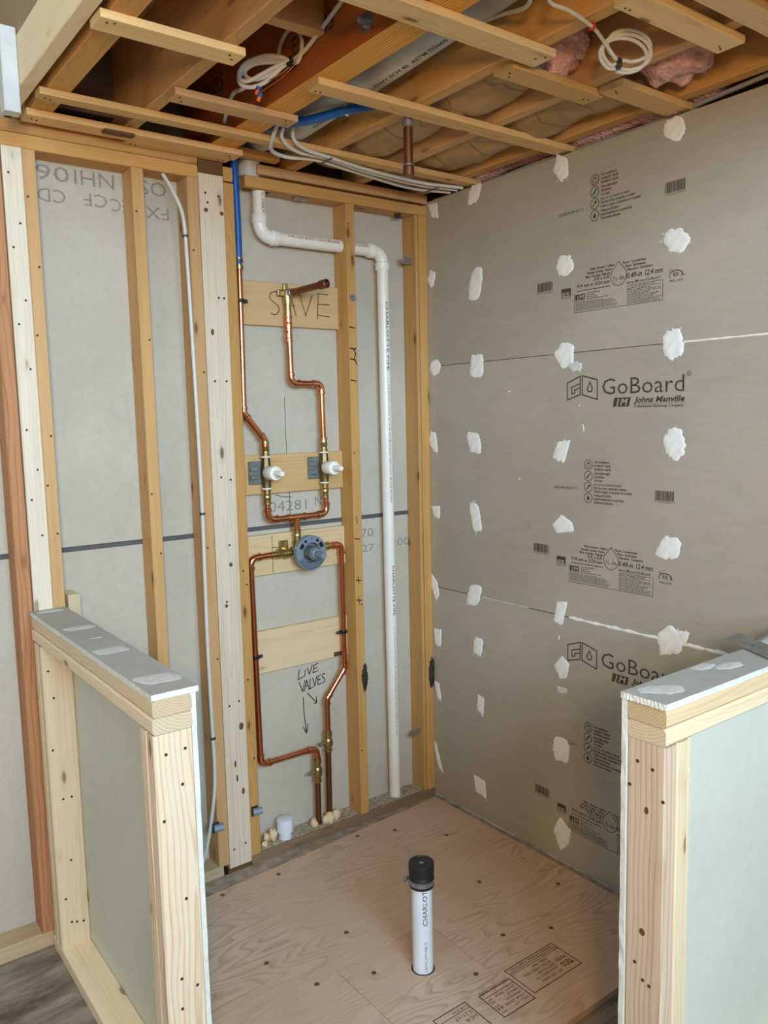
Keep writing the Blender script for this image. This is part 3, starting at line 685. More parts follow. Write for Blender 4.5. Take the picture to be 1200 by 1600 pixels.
    P.text('3-ft x 5-ft', 0, z(1.1445), 0.0112, right=0.883, width=0.062, bold=0.02, shear=0.15); P.text('914 mm x 1524 mm', 0, z(1.130), 0.0112, right=0.884, width=0.132, bold=0.02, shear=0.15)
    P.text('0.49-in', 0.949, z(1.1335), 0.0165, width=0.057, bold=0.02, shear=0.2); P.text('12.4 mm', 1.016, z(1.1335), 0.0165, width=0.063, bold=0.02, shear=0.2)
    P.text('www.JM.com/GoBoard', 0.948, z(1.1165), 0.0095, width=0.122, bold=0.01, shear=0.2)
    P.greek(0.752, z(1.1185), 0.885, 0.0030, 3)
    P.rect(0.745, z(1.0915), 0.785, z(1.1095)); P.greek(0.746, z(1.0875), 0.784, 0.002, 9)
    for i in range(4): P.greek(0.792, z(1.1085)-i*0.0062, 0.792+(0.055, 0.035, 0.040, 0.085)[i], 0.0022, i+20)
    for i in range(8): P.greek(0.747, z(1.0825)-i*0.0037, (0.86, 0.90, 0.905, 0.91, 0.90, 0.915, 0.915, 0.91)[i], 0.0016, i)
    for i in range(13): P.greek(0.951, z(1.1105)-i*0.0046, (1.075, 1.05, 1.07, 1.04, 1.07, 1.072, 1.03, 1.07, 1.06, 1.05, 1.072, 1.065, 1.072)[i], 0.0019, i+40)
    P.stroke([(0.7415, z(1.112)), (0.7415, z(1.0515)), (1.080, z(1.0515)), (1.080, z(1.112))], 0.0016)
    for i in range(13):
        a0, a1 = PI*1.15-i*PI*1.2/13, PI*1.15-(i+1)*PI*1.2/13
        P.stroke([(1.124+0.022*math.cos(a0), z(1.119)+0.013*math.sin(a0)), (1.124+0.022*math.cos(a1), z(1.119)+0.013*math.sin(a1))], 0.0022+0.0001*i)
    P.text('ICC', 1.101, z(1.130), 0.0072, width=0.013, bold=0.01); P.text('ES', 1.115, z(1.1155), 0.0105, width=0.018, bold=0.02); P.text('LISTED', 1.139, z(1.1135), 0.0045, width=0.016); P.text('PMG-1439', 1.104, z(1.098), 0.0088, width=0.043)
    G['size_label_print'] = (P, INK)
    return G
G = groups()
shared = {}
for i, b in enumerate(boards):
    for nm, (P, mt) in G.items():
        if i == 2 and nm == 'logo_print': continue
        if nm == 'knockout_print':
            Q = Print(); Q.v = list(P.v); Q.f = list(P.f)
            if i == 2:      # the cut top board keeps only the lower knock-outs
                keep = [f for f in P.f if max(P.v[k][1] for k in f) < 0.5]; Q.f = keep
            o = Q.lay(nm, mt, None, lambda u, v, d: (-0.0004-d, -u, v+ZB))
        elif nm in shared:
            o = shared[nm].copy(); C.objects.link(o)
        else:
            o = P.lay(nm, mt, None, lambda u, v, d: (-0.0004-d, -u, v+ZB)); shared[nm] = o
        o.matrix_basis = Matrix.Identity(4); child_at(o, b); o.location.z += (-0.914, 0.0, 0.9165)[i]; o.location.y -= (0.006, 0.0, 0.018)[i]

# trowelled patches of white thinset over the screws and joints
def patch_mesh(name, w_, h_, seed, shape, mat, parent, loc, plane='right', thick=0.0022):
    r = random.Random(seed); n = 40; bm = bmesh.new()
    from mathutils import noise as mn
    tilt = r.uniform(-0.35, 0.35); ex = 0.5 if shape == 'strip' else (0.55 if shape == 'slab' else 0.95)
    nc = r.choice((4, 4, 5)); cor = []
    for k in range(nc):
        a_ = 2*PI*(k+0.5)/nc+r.uniform(-0.28, 0.28); q_ = r.uniform(0.95, 1.35); cor.append((q_*math.cos(a_), q_*math.sin(a_)))
    def poly_rad(c, s_):
        best = 1.0
        for (x1, y1), (x2, y2) in zip(cor, cor[1:]+cor[:1]):
            dx, dy = x2-x1, y2-y1; den = c*dy-s_*dx
            if abs(den) < 1e-9: continue
            t = (x1*dy-y1*dx)/den; uu = (x1*s_-y1*c)/den
            if t > 0 and -1e-6 <= uu <= 1+1e-6: best = t; break
        return best
    def rad(a):
        c, s_ = math.cos(a), math.sin(a)
        if shape == 'slab':
            return poly_rad(c, s_)*(1.0+0.10*mn.noise(Vector((c*4, s_*4, seed*1.7)))+0.13*max(0.0, -s_)*mn.noise(Vector((c*14, s_*3, seed*2.3))))
        base = (abs(c)**(2/ex)+abs(s_)**(2/ex))**(-ex/2) if shape != 'round' else 1.0
        ks = 1.0+(0.22 if shape == 'round' else 0.12)*mn.noise(Vector((c*1.6, s_*1.6, seed*3.1)))+(0.30 if shape == 'round' else 0.20)*mn.noise(Vector((c*7, s_*7, seed*1.7)))*(0.35+0.65*max(0.0, mn.noise(Vector((c*1.2+5, s_*1.2, seed)))*2+0.4))
        return base*max(0.45, ks)
    rings = []
    for q, hgt in ((1.0, 0.15), (0.93, 0.75), (0.6, 0.9), (0.3, 1.0)):
        ring = []
        for k in range(n):
            a = 2*PI*k/n; rr = rad(a)*q if q > 0.9 else (rad(a)*0.5+0.5)*q
            u = rr*math.cos(a)*w_/2; v = rr*math.sin(a)*h_/2; u2 = u+v*tilt
            hh = thick*hgt*(1+0.35*mn.noise(Vector((u2*50, v*14, seed))))
            ring.append(bm.verts.new((u2, v, hh)))
        rings.append(ring)
    for a, b in zip(rings, rings[1:]):
        for k in range(n): bm.faces.new((a[k], a[(k+1) % n], b[(k+1) % n], b[k]))
    bm.faces.new(rings[-1])
    base = bm.faces.new([bm.verts.new((v.co.x, v.co.y, 0.0)) for v in rings[0]][::-1])
    # fine flecks dragged off the edge by the trowel
    for _ in range(r.randint(0, 5)):
        a = r.uniform(0, 2*PI); q = rad(a)*r.uniform(1.0, 1.2); u = q*math.cos(a)*w_/2; v = q*math.sin(a)*h_/2; u += v*tilt
        s1, s2 = r.uniform(0.001, 0.0035), r.uniform(0.001, 0.005)
        bm.faces.new([bm.verts.new((u+dx*s1, v+dy*s2, 0.0006)) for dx, dy in ((-1, 0), (0, -1), (1, 0.2), (0.2, 1))])
    if plane == 'right': T = Matrix(((0, 0, -1, 0), (-1, 0, 0, 0), (0, 1, 0, 0), (0, 0, 0, 1)))
    else: T = Matrix.Identity(4)
    bm.transform(T)
    o = from_bm(name, bm, mat, None, True); o.location = loc
    return put(o, parent)
patches = [(0.042, 2.451, .068, .068), (0.279, 2.46, .068, .064), (0.70, 2.450, .058, .085), (1.13, 2.452, .075, .076), (0.026, 2.185, .046, .07), (0.281, 2.129, .072, .115), (0.716, 2.129, .080, .066), (1.141, 2.134, .086, .072),
  (0.04, 1.833, .072, .066), (0.284, 1.822, .078, .090), (0.723, 1.829, .088, .078), (1.135, 1.833, .078, .095), (0.024, 1.529, .050, .085), (0.266, 1.529, .072, .084), (0.71, 1.511, .074, .098), (1.148, 1.534, .080, .105),
  (0.038, 1.24, .070, .060), (0.27, 1.238, .060, .120), (0.714, 1.246, .090, .068), (1.132, 1.213, .086, .080), (0.022, 0.914, .044, .11), (0.258, 0.923, .074, .085), (0.704, 0.933, .070, .105), (1.143, 0.919, .084, .095),
  (0.028, 0.708, .060, .095), (0.278, 0.718, .054, .075), (0.71, 0.734, .074, .085), (0.028, 0.467, .044, .09), (0.289, 0.477, .056, .08), (0.708, 0.428, .078, .09), (0.019, 0.179, .034, .125), (0.282, 0.132, .084, .105), (0.713, 0.108, .072, .105)]
for i, (u, z, w_, h_) in enumerate(patches):
    patch_mesh('thinset_patch', w_*0.96, h_*0.98, i+1, ('slab', 'strip', 'slab', 'slab')[i % 4] if i not in (7, 6, 15, 19, 11, 3, 8) else 'round', MUD, wr, (-0.0003, -u, z))
patch_mesh('thinset_patch', 0.045, 0.06, 77, 'slab', MUD, wr, (-0.0003, -1.19, 0.945))
patch_mesh('thinset_patch', 0.05, 0.03, 78, 'slab', MUDGREY, wr, (-0.0003, -0.71, 0.65))
patch_mesh('thinset_patch', 0.06, 0.035, 79, 'round', MUDGREY, wr, (-0.0003, -0.765, 1.79))
for k, (u, z, w_, h_) in enumerate(((0.80, 1.585, .006, .022), (0.458, 1.72, .008, .006), (0.782, 1.66, .006, .005), (0.506, 1.40, .005, .006), (0.697, 0.84, .006, .02))):
    patch_mesh('thinset_fleck', w_, h_, 90+k, 'slab', MUD, wr, (-0.0003, -u, z), thick=0.001)
# joint lines filled unevenly
def streak(name, pts, w_, mat, parent):
    bm = bmesh.new(); prev = None
    for i, (u, z, k) in enumerate(pts):
        a = bm.verts.new((-0.0014, -u, z+w_*k/2)); b = bm.verts.new((-0.0014, -u, z-w_*k/2)); c = bm.verts.new((-0.0002, -u, z+w_*k/2+0.0008)); d = bm.verts.new((-0.0002, -u, z-w_*k/2-0.0008))
        if prev:
            bm.faces.new((prev[0], a, b, prev[1])); bm.faces.new((prev[2], c, a, prev[0])); bm.faces.new((prev[1], b, d, prev[3]))
        prev = (a, b, c, d)
    bmesh.ops.recalc_face_normals(bm, faces=bm.faces)
    return put(from_bm(name, bm, mat, None, True), parent)
rs = random.Random(5)
streak('joint_filler', [(0.74+i*0.0132, 0.922+rs.uniform(-0.001, 0.001), (0.4+1.2*abs(math.sin(i*0.55))*rs.uniform(0.3, 1))) for i in range(62)], 0.009, MUD, wr)
streak('joint_filler', [(0.30+i*0.012, 0.9225, rs.uniform(0.15, 0.9)) for i in range(22)], 0.003, MUDGREY, wr)
streak('joint_filler', [(1.17+i*0.012, 1.837, rs.uniform(0.5, 1.0)) for i in range(26)], 0.005, MUD, wr)

# ------------------------------------------------------------------ ceiling framing
ce = box('ceiling', (-1.55, -2.02, 2.752), (0.2, 0.22, 2.80), wood('brown_subfloor_sheathing', (176, 132, 88), (120, 80, 46), 0.02, 0.3, 0.0, 0.3)); ce['kind'] = 'structure'
JB, JT = 2.5155, 2.7515
box('light_blocking_panel', (-1.589, -2.06, 2.38), (0.0, -2.021, 5.0), ROOMWALL, ce)  # unseen panel, invented to keep window light off the wall tops
box('side_panel', (-1.589, -2.02, 2.6425), (-1.551, 0.085, 5.0), ROOMWALL, ce)
box('drywall_upper', (-4.6, 0.089, 2.516), (-1.552, 0.102, 5.0), DRYWALL, ce)
box('high_ceiling', (-4.6, -4.7, 5.0), (0.2, 0.22, 5.06), ROOMWALL, ce)
lumber('rim_joist', (-1.55, 0.104, 2.44), (0.2, 0.142, 2.75), 'x', W_DARK, ce); lumber('rim_joist', (0.125, -2.02, 2.40), (0.165, 0.10, 2.75), 'y', W_DARK, ce)
lumber('packing_strip', (-1.545, -0.03, 2.516), (-0.99, 0.088, 2.5275), 'x', W_JOIST, ce)
def joist(x0, x1, y0=-2.018, y1=0.088, m=W_JOIST, z0=JB, z1=JT): return lumber('joist', (x0, y0, z0), (x1, y1, z1), 'y', m, ce, bev=0.002)
joist(-1.528, -1.466); joist(-1.262, -1.222); joist(-0.648, -0.604); joist(-0.347, -0.306); joist(-0.056, -0.012)
hb = lumber('rim_beam', (-1.590, -2.018, 2.5155), (-1.5505, -0.03, 2.642), 'y', W_NEW, ce, bev=0.003); lab(hb, 'pale new beam at the edge of the opening')
lv = [lumber('laminated_beam', (a, -2.018, JB), (a2, 0.088, JT), 'y', LVL, ce, bev=0.001) for a, a2 in ((-0.982, -0.938), (-0.9375, -0.893))]
PB = Print(); PB.text('ESI 9085', 0, 0, 0.045, width=0.20, bold=0.01); PB.text('ESI', 0.36, 0.0, 0.045, width=0.09); PB.text('9085', -0.55, 0.05, 0.05, width=0.14)
o = PB.lay('beam_print', INK, None, lambda u, v, d: (-0.9826, -0.62-u, 2.60+v)); child_at(o, lv[0])
bo = lathe('anchor_bolt', (-0.982, -0.96, 2.560), (-1, 0, 0), [(0, 0.026), (0.003, 0.026), (0.0031, 0.014), (0.014, 0.014), (0.0141, 0.008), (0.032, 0.008)], STEEL, None, 12); child_at(bo, lv[0])
lumber('blocking', (-1.2215, -0.78, 2.60), (-0.983, -0.74, 2.75), 'x', W_JOIST, ce, 0.002)
lumber('blocking', (-1.2215, -1.30, 2.63), (-0.983, -1.26, 2.75), 'x', W_JOIST, ce, 0.002)
lumber('blocking', (-1.465, -0.03, 2.56), (-1.263, 0.0085, 2.75), 'x', W_DARK, ce, 0.002)
lumber('blocking', (-0.892, -0.05, 2.52), (-0.70, -0.012, 2.545), 'x', W_JOIST, ce, 0.002)
hg = box('joist_hanger', (-1.4635, -0.21, 2.57), (-1.4615, -0.15, 2.74), DARKSTEEL, ce)
# printed marks, hole and bracket lines on the joists
lathe('hole', (-0.6484, -0.66, 2.60), (-1, 0, 0), [(0, 0.016), (0.0008, 0.015)], BLACKP, ce, 16)
# strapping nailed under the joists
SB, ST = 2.4965, 2.5153
def strap(x0, x1, yn, yf, m=W_STRAP, z0=SB, z1=ST, lean=0): return lumber('strapping_board', (x0, yn, z0), (x1, yf, z1), 'x', m, ce, bev=0.0015)
strap(-1.540, -0.872, -0.108, -0.040)
strap(-1.235, -0.885, -0.0395, -0.005, W_STRAP)
strap(-1.548, 0.045, -0.277, -0.232)
strap(-1.255, -0.878, -0.468, -0.405, wood('stained_strapping', (206, 160, 104), (120, 84, 52), 0.006, 0.4, 0.6, 0.5))
strap(-0.975, 0.045, -0.733, -0.672)
strap(-1.549, -1.205, -0.772, -0.703, W_STRAP2)
strap(-1.30, -0.580, -1.186, -1.112, W_STRAP2)
strap(-0.626, -0.275, -1.088, -1.018); strap(-0.30, 0.045, -1.172, -1.095)
strap(-0.66, -0.262, -1.49, -1.418, W_STRAP2); strap(-0.60, -0.1, -1.60, -1.535, W_STRAP2)
lab(lumber('shim', (-1.325, -0.118, 2.489), (-1.235, -0.085, 2.4963), 'x', W_DARK, ce), 'weathered wood shim with a dark broken end')
# nail heads in the strapping
for o in [c for c in ce.children if c.name.startswith('strapping_board')]:
    L = o.dimensions.x if o.dimensions.x > 0.01 else 0.5
    wy = wmat(o).translation; hx = max(abs(v.co.x) for v in o.data.vertices); hy = max(abs(v.co.y) for v in o.data.vertices); hz = max(abs(v.co.z) for v in o.data.vertices)
    for dx in (-hx+0.02, -hx+0.035, hx-0.02, hx-0.034):
        child_at(screw('nail', (wy.x+dx, wy.y+rnd.uniform(-0.6, 0.6)*hy, wy.z-hz-0.0001), (0, 0, -1), 0.003, HOLE, None), o)
# insulation between the joists
def batt(name, x0, x1, y0, y1, z, sag, mat, seed, label=None, nx=14, ny=36, edge=0.02):
    from mathutils import noise as mn
    bm = bmesh.new(); lo = []
    for j in range(ny+1):
        row = []
        for i in range(nx+1):
            u, v = i/nx, j/ny; x = x0+(x1-x0)*u; y = y0+(y1-y0)*v
            b = math.sin(PI*u)**0.6; e = min(1, min(v, 1-v)*9)**0.5
            zz = z+edge-(sag+edge)*b*(0.45+0.55*e)+0.020*mn.noise(Vector((x*9, y*6, seed)))+0.010*mn.noise(Vector((x*22, y*16, seed*2)))*b
            zz = max(zz, 2.497)
            row.append(bm.verts.new((x, y, zz)))
        lo.append(row)
    hi = [[bm.verts.new((v.co.x, v.co.y, 2.75)) for v in row] for row in lo]
    for j in range(ny):
        for i in range(nx):
            bm.faces.new((lo[j][i], lo[j+1][i], lo[j+1][i+1], lo[j][i+1])); bm.faces.new((hi[j][i], hi[j][i+1], hi[j+1][i+1], hi[j+1][i]))
    for i in range(nx):
        bm.faces.new((lo[0][i], lo[0][i+1], hi[0][i+1], hi[0][i])); bm.faces.new((lo[ny][i+1], lo[ny][i], hi[ny][i], hi[ny][i+1]))
    for j in range(ny):
        bm.faces.new((lo[j+1][0], lo[j][0], hi[j][0], hi[j+1][0])); bm.faces.new((lo[j][nx], lo[j+1][nx], hi[j+1][nx], hi[j][nx]))
    bmesh.ops.recalc_face_normals(bm, faces=bm.faces)
    c = Vector(((x0+x1)/2, (y0+y1)/2, z)); bm.transform(Matrix.Translation(-c))
    o = from_bm(name, bm, mat, None, True); o.location = c; put(o, ce)
    if label: lab(o, label)
    return o
batt('insulation_batt', -0.602, -0.349, -0.97, 0.0, 2.565, 0.045, KRAFT, 3, 'kraft paper faced batt')
batt('insulation_batt', -0.304, -0.058, -1.12, 0.0, 2.555, 0.045, KRAFT, 5, 'kraft paper faced batt')
batt('insulation_batt', -0.304, -0.058, -2.0, -1.46, 2.58, 0.05, KRAFT, 8, 'kraft paper faced batt')
batt('insulation_batt', -0.602, -0.349, -2.0, -1.72, 2.60, 0.05, KRAFT, 12, 'kraft paper faced batt')
batt('insulation_batt', -0.010, 0.11, -1.30, 0.0, 2.552, 0.030, PINK, 9, 'pink wool batt over the wall', 8, 36)
lab(blob('insulation_tuft', (-0.445, -1.06, 2.64), (0.10, 0.075, 0.12), PINK, ce, 4, 4, 0.35, 2.2), 'torn pink wool end')
lab(blob('insulation_tuft', (-0.165, -1.24, 2.615), (0.11, 0.11, 0.10), PINK, ce, 7, 4, 0.35, 2.2), 'torn pink wool end')
# things left of the beam, seen past its edge
tag(lumber('white_trim_board', (-1.632, -0.255, 2.445), (-1.5908, -0.215, 2.655), 'z', WHITEPAINT), 'white painted board end fixed against the side of the pale rim beam', 'board')

# ------------------------------------------------------------------ half walls
def knee(name, label, parts):
    e = empty(name, (0, 0, 0)); tag(e, label, 'half wall'); return e
K1 = knee('knee_wall', 'open framed half wall running out from the stud wall, grey capped, beside the plumbing bay', None)
x0, x1, yf = -1.604, -1.5155, -0.992
lumber('bottom_plate', (x0, yf, -0.02), (x1, -0.012, 0.020), 'y', W_NEW, K1)
for a, b, m in ((-0.067, -0.029, W_NEW), (-0.1055, -0.0675, W_NEW), (-0.952, -0.914, W_END), (-0.992, -0.9525, W_END)):
    s_ = lumber('stud', (x0, a, 0.0203), (x1, b, 0.9805), 'z', m, K1, 0.004, flip=1)
    if b == -0.0675: backst = s_
    if a == -0.992: frontst = s_
lumber('top_plate', (x0, yf, 0.9815), (x1, -0.012, 1.0175), 'y', W_NEW, K1, 0.005); lumber('top_plate', (x0+0.001, yf-0.002, 1.0195), (x1, -0.014, 1.057), 'y', W_NEW2, K1, 0.005)
def two_tone_board(name, lo, hi, face_axis, face_mat, parent, core=FOAMEDGE, rough_edge=0.0, seed=1, both=True):
    """foam board: coloured skin on its broad faces, white core on its edges"""
    c = Vector([(lo[i]+hi[i])/2 for i in range(3)]); d = [hi[i]-lo[i] for i in range(3)]
    bm = bmesh.new(); bmesh.ops.create_cube(bm, size=1.0); bmesh.ops.scale(bm, vec=d, verts=bm.verts)
    if rough_edge > 0:
        es = [e for e in bm.edges if e.calc_length() > 0.06]; bmesh.ops.subdivide_edges(bm, edges=es, cuts=30, use_grid_fill=True)
        r = random.Random(seed)
        ax = 'xyz'.index(face_axis)
        for v in bm.verts:
            for i in range(3):
                if i != ax and abs(abs(v.co[i])-d[i]/2) < 1e-6: v.co[i] += r.uniform(-1, 0.4)*rough_edge*(1 if v.co[i] > 0 else -1)
    bm.normal_update(); ax = 'xyz'.index(face_axis)
    for f in bm.faces: f.material_index = 0 if abs(f.normal[ax]) > 0.8 else 1
    o = from_bm(name, bm, face_mat); o.data.materials.append(core); o.location = c; return put(o, parent)
two_tone_board('sheathing_board', (x1+0.0006, -0.985, -0.001), (x1+0.0130, -0.012, 1.0575), 'x', GREENBOARD, K1, FOAMEDGE, 0.002, 3)
cap1 = two_tone_board('cap_board', (x0-0.001, yf-0.004, 1.058), (x1+0.016, -0.006, 1.071), 'z', CAPFACE, K1, FOAMEDGE, 0.0012, 4)
for k, (x, y, w_, h_, sd) in enumerate(((-1.555, -0.045, 0.075, 0.030, 3), (-1.548, -0.315, 0.080, 0.045, 8), (-1.556, -0.60, 0.080, 0.060, 12), (-1.550, -0.895, 0.085, 0.075, 14), (-1.545, -0.455, 0.03, 0.008, 17))):
    patch_mesh('thinset_smear', w_, h_, sd, 'strip', MUDGREY, cap1, (x, y, 1.0712), plane='top', thick=0.0010)
for (x, z) in ((-1.588, 0.905), (-1.577, 0.82), (-1.57, 0.5), (-1.545, 0.5), (-1.583, 0.18), (-1.57, 0.10), (-1.555, 0.095), (-1.535, 0.09), (-1.59, 0.66), (-1.56, 0.3)):
    child_at(screw('screw', (x, -0.1056, z), (0, -1, 0), 0.0036, HOLE, None), backst)
for (x, z) in ((-1.578, 0.935), (-1.535, 0.938), (-1.545, 0.86), (-1.59, 0.79), (-1.570, 0.42), (-1.535, 0.39), (-1.572, 0.35), (-1.55, 0.6)):
    child_at(screw('screw', (x, -0.9921, z), (0, -1, 0), 0.0036, HOLE, None), frontst)

K2 = knee('knee_wall', 'open framed half wall meeting the printed board wall, with a putty knife on its cap', None)
rx0 = -0.848; ya, yb = -1.704, -1.6155
lumber('bottom_plate', (rx0, ya, -0.02), (-0.001, yb, 0.020), 'x', W_NEW, K2)
lumber('stud', (rx0, ya, 0.0203), (rx0+0.0395, yb, 0.9805), 'z', W_TAN, K2, 0.004, flip=0); 
endst = K2.children[-1]
lumber('stud', (rx0+0.040, ya, 0.0203), (rx0+0.079, yb, 0.9805), 'z', W_NEW, K2, 0.004)
lumber('stud', (rx0+0.0815, ya+0.004, 0.0203), (rx0+0.092, yb, 0.9805), 'z', W_NEW, K2, 0.002)
lumber('stud', (-0.0405, ya, 0.0203), (-0.001, yb, 0.9805), 'z', W_NEW, K2, 0.004)
lumber('top_plate', (rx0-0.001, ya, 0.9815), (-0.001, yb, 1.0175), 'x', W_NEW, K2, 0.005); lumber('top_plate', (rx0-0.002, ya-0.001, 1.0195), (-0.001, yb, 1.057), 'x', W_NEW2, K2, 0.005)
two_tone_board('sheathing_board', (rx0-0.004, yb+0.0006, -0.001), (-0.001, yb+0.0130, 1.0575), 'y', GREENBOARD, K2, FOAMEDGE, 0.0020, 6)
cap2 = two_tone_board('cap_board', (rx0-0.006, ya-0.004, 1.058), (-0.001, yb+0.015, 1.071), 'z', CAPFACE, K2, FOAMEDGE, 0.0014, 7)
for k, (x, y, w_, h_, sd) in enumerate(((-0.80, -1.635, 0.06, 0.045, 3), (-0.775, -1.655, 0.075, 0.055, 8), (-0.585, -1.618, 0.07, 0.035, 12), (-0.535, -1.650, 0.075, 0.040, 14), (-0.24, -1.62, 0.16, 0.08, 19))):
    patch_mesh('thinset_smear', w_, h_, sd, 'round', MUDGREY, cap2, (x, y, 1.0712), plane='top', thick=0.0012)
for (y, z) in ((-1.640, 0.935), (-1.675, 0.928), (-1.622, 0.88), (-1.700, 0.87), (-1.66, 0.47), (-1.675, 0.465), (-1.64, 0.5), (-1.63, 0.3)):
    child_at(screw('screw', (rx0-0.0001, y, z), (-1, 0, 0), 0.0038, HOLE, None), endst)
def knot_on(loc, axis, a, b, parent):
    bm_ = bmesh.new(); add_lathe(bm_, (0, 0, 0), axis, [(0, 1.0), (0.0006, 0.9), (0.0003, 0.5)], 12)
    for v in bm_.verts:
        v.co.z *= b
        if abs(axis[0]) > 0.5: v.co.y *= a
        else: v.co.x *= a
    k_ = from_bm('knot', bm_, KNOT); k_.location = loc; child_at(k_, parent)
for y, z, a, b in ((-1.662, 0.838, 0.005, 0.008), (-1.656, 0.574, 0.007, 0.008)): knot_on((rx0-0.0002, y, z), (-1, 0, 0), a, b, endst)
tag(lumber('wood_offcut', (-1.488, -0.002, 1.02), (-1.452, 0.086, 1.104), 'y', W_NEW), 'small pale block of wood behind the capped half wall', 'wood block')
# what the offcut stands on
lumber('cleat', (-1.494, 0.001, 0.9805), (-1.446, 0.0885, 1.0195), 'y', W_OLD, wb)

# putty knife lying across the cap of the right half wall
pk = empty('putty_knife', (-0.30, -1.62, 1.0715)); tag(pk, 'flat steel putty knife lying across the grey cap of the half wall', 'putty knife')
bm = bmesh.new()
pts = [(-0.355, -1.532), (-0.310, -1.545), (-0.385, -1.700), (-0.437, -1.690)]
lo = [bm.verts.new((p[0], p[1], 1.083)) for p in pts]; hi = [bm.verts.new((p[0], p[1], 1.0842)) for p in pts]
for v in (lo[0], hi[0], lo[3], hi[3]): v.co.z -= 0.009
bm.faces.new(lo[::-1]); bm.faces.new(hi)
for i in range(4): bm.faces.new((lo[i], lo[(i+1) % 4], hi[(i+1) % 4], hi[i]))
bmesh.ops.recalc_face_normals(bm, faces=bm.faces)
put(from_bm('blade', bm, STEEL), pk)
put(tube('tang', [(-0.375, -1.614, 1.0815), (-0.30, -1.606, 1.0835), (-0.232, -1.598, 1.086)], [0.002, 0.0035, 0.0045], STEEL), pk)
bm = bmesh.new(); add_tube(bm, [(-0.235, -1.598, 1.086), (-0.20, -1.594, 1.087), (-0.12, -1.585, 1.087), (-0.07, -1.580, 1.087)], [0.007, 0.012, 0.0135, 0.010], 12); bmesh.ops.recalc_face_normals(bm, faces=bm.faces)
put(smooth_angle(from_bm('handle', bm, BLACKP)), pk)

# ------------------------------------------------------------------ copper plumbing
cp = empty('copper_pipework', (-0.6, 0.045, 0.03)); tag(cp, 'bright copper shower pipework with two white capped valves and round mixer', 'plumbing')
def cpart(o): return put(o, cp)
RC = 0.0112
def collar(bm, p, t, r): add_lathe(bm, Vector(p)-Vector(t).normalized()*0.006, t, [(0, r*1.12), (0.002, r*1.34), (0.010, r*1.34), (0.012, r*1.12)], 16)
def elbow(a, b, c, r, rad, mat=COPPERFIT, name='elbow'):
    pts = arc(a, b, c, rad); bm = bmesh.new()
    d1 = (Vector(a)-Vector(b)).normalized(); d2 = (Vector(c)-Vector(b)).normalized()
    full = [pts[0]+d1*0.012]+pts+[pts[-1]+d2*0.012]; add_tube(bm, full, r*1.16, 16)
    collar(bm, pts[0]+d1*0.012, d1, r); collar(bm, pts[-1]+d2*0.012, d2, r)
    bmesh.ops.recalc_face_normals(bm, faces=bm.faces)
    cpart(smooth_angle(from_bm(name, bm, mat), 40)); return pts[0]+d1*0.005, pts[-1]+d2*0.005
def run(nodes, r=RC, rad=0.020, mat=COPPER):
    nodes = [Vector(n) for n in nodes]; start = nodes[0]
    for i in range(1, len(nodes)-1):
        p1, p2 = elbow(nodes[i-1], nodes[i], nodes[i+1], r, rad)
        cpart(tube('pipe', [start, p1], r, mat, seg=18)); start = p2
    cpart(tube('pipe', [start, nodes[-1]], r, mat, seg=18))
Y = 0.045
# from the blue tube down to the left valve
run([(-0.824, Y, 2.165), (-0.829, Y, 1.660), (-0.749, Y, 1.562), (-0.749, Y, 1.500)])
# right valve up to the shower arm
run([(-0.496, Y, 1.505), (-0.499, Y, 1.767), (-0.629, Y, 1.767), (-0.633, Y, 2.012)], rad=0.022)
def coupling(p, t, r, L, mat, name='coupling', rr=1.25):
    cpart(lathe(name, Vector(p)-Vector(t).normalized()*L/2, t, [(0, r*1.05), (0.001, r*rr*1.12), (0.006, r*rr*1.12), (0.008, r*rr), (L*0.45, r*rr), (L*0.5, r*rr*1.16), (L*0.55, r*rr), (L-0.008, r*rr), (L-0.006, r*rr*1.12), (L-0.001, r*rr*1.12), (L, r*1.05)], mat, None, 18))
coupling((-0.633, Y, 1.985), (0, 0, 1), RC, 0.055, COPPERFIT); coupling((-0.633, Y, 1.932), (0, 0, 1), RC, 0.03, COPPERFIT)
lathe_ = lambda *a, **k: cpart(lathe(*a, **k))
lathe_('coupling', (-0.824, Y, 2.160), (0, 0, 1), [(0, RC*1.05), (0.001, 0.0155), (0.014, 0.0155), (0.015, 0.0128), (0.030, 0.0128), (0.031, 0.0155), (0.040, 0.0155), (0.041, 0.012), (0.052, 0.012)], BRASS)
# brass drop-eared elbow with the capped shower arm that points into the room
lathe_('brass_elbow', (-0.633, Y, 2.008), (0, 0, 1), [(0, 0.0135), (0.012, 0.0135), (0.0122, 0.0125), (0.045, 0.0125), (0.0452, 0.015), (0.066, 0.0165), (0.092, 0.015), (0.1, 0.008)], BRASS)
bmx = box_bm((-0.668, 0.050, 2.082), (-0.598, 0.066, 2.106), 0.003); cpart(from_bm('mounting_ear', bmx, BRASS))
bmx = box_bm((-0.642, 0.050, 2.09), (-0.624, 0.066, 2.128), 0.003); cpart(from_bm('mounting_ear', bmx, BRASS))
armd = Vector((0.035, -0.150, 0.010)).normalized(); a0 = Vector((-0.630, 0.040, 2.092))
lathe_('brass_elbow', a0, armd, [(0, 0.012), (0.004, 0.0150), (0.018, 0.0150), (0.020, 0.012)], STEEL)
lathe_('shower_arm', a0+armd*0.012, armd, [(0, 0.0125), (0.150, 0.0125), (0.1502, 0.0160), (0.182, 0.0160), (0.184, 0.0135), (0.1842, 0.012), (0.176, 0.011)], OLDCOPPER, seg=20)
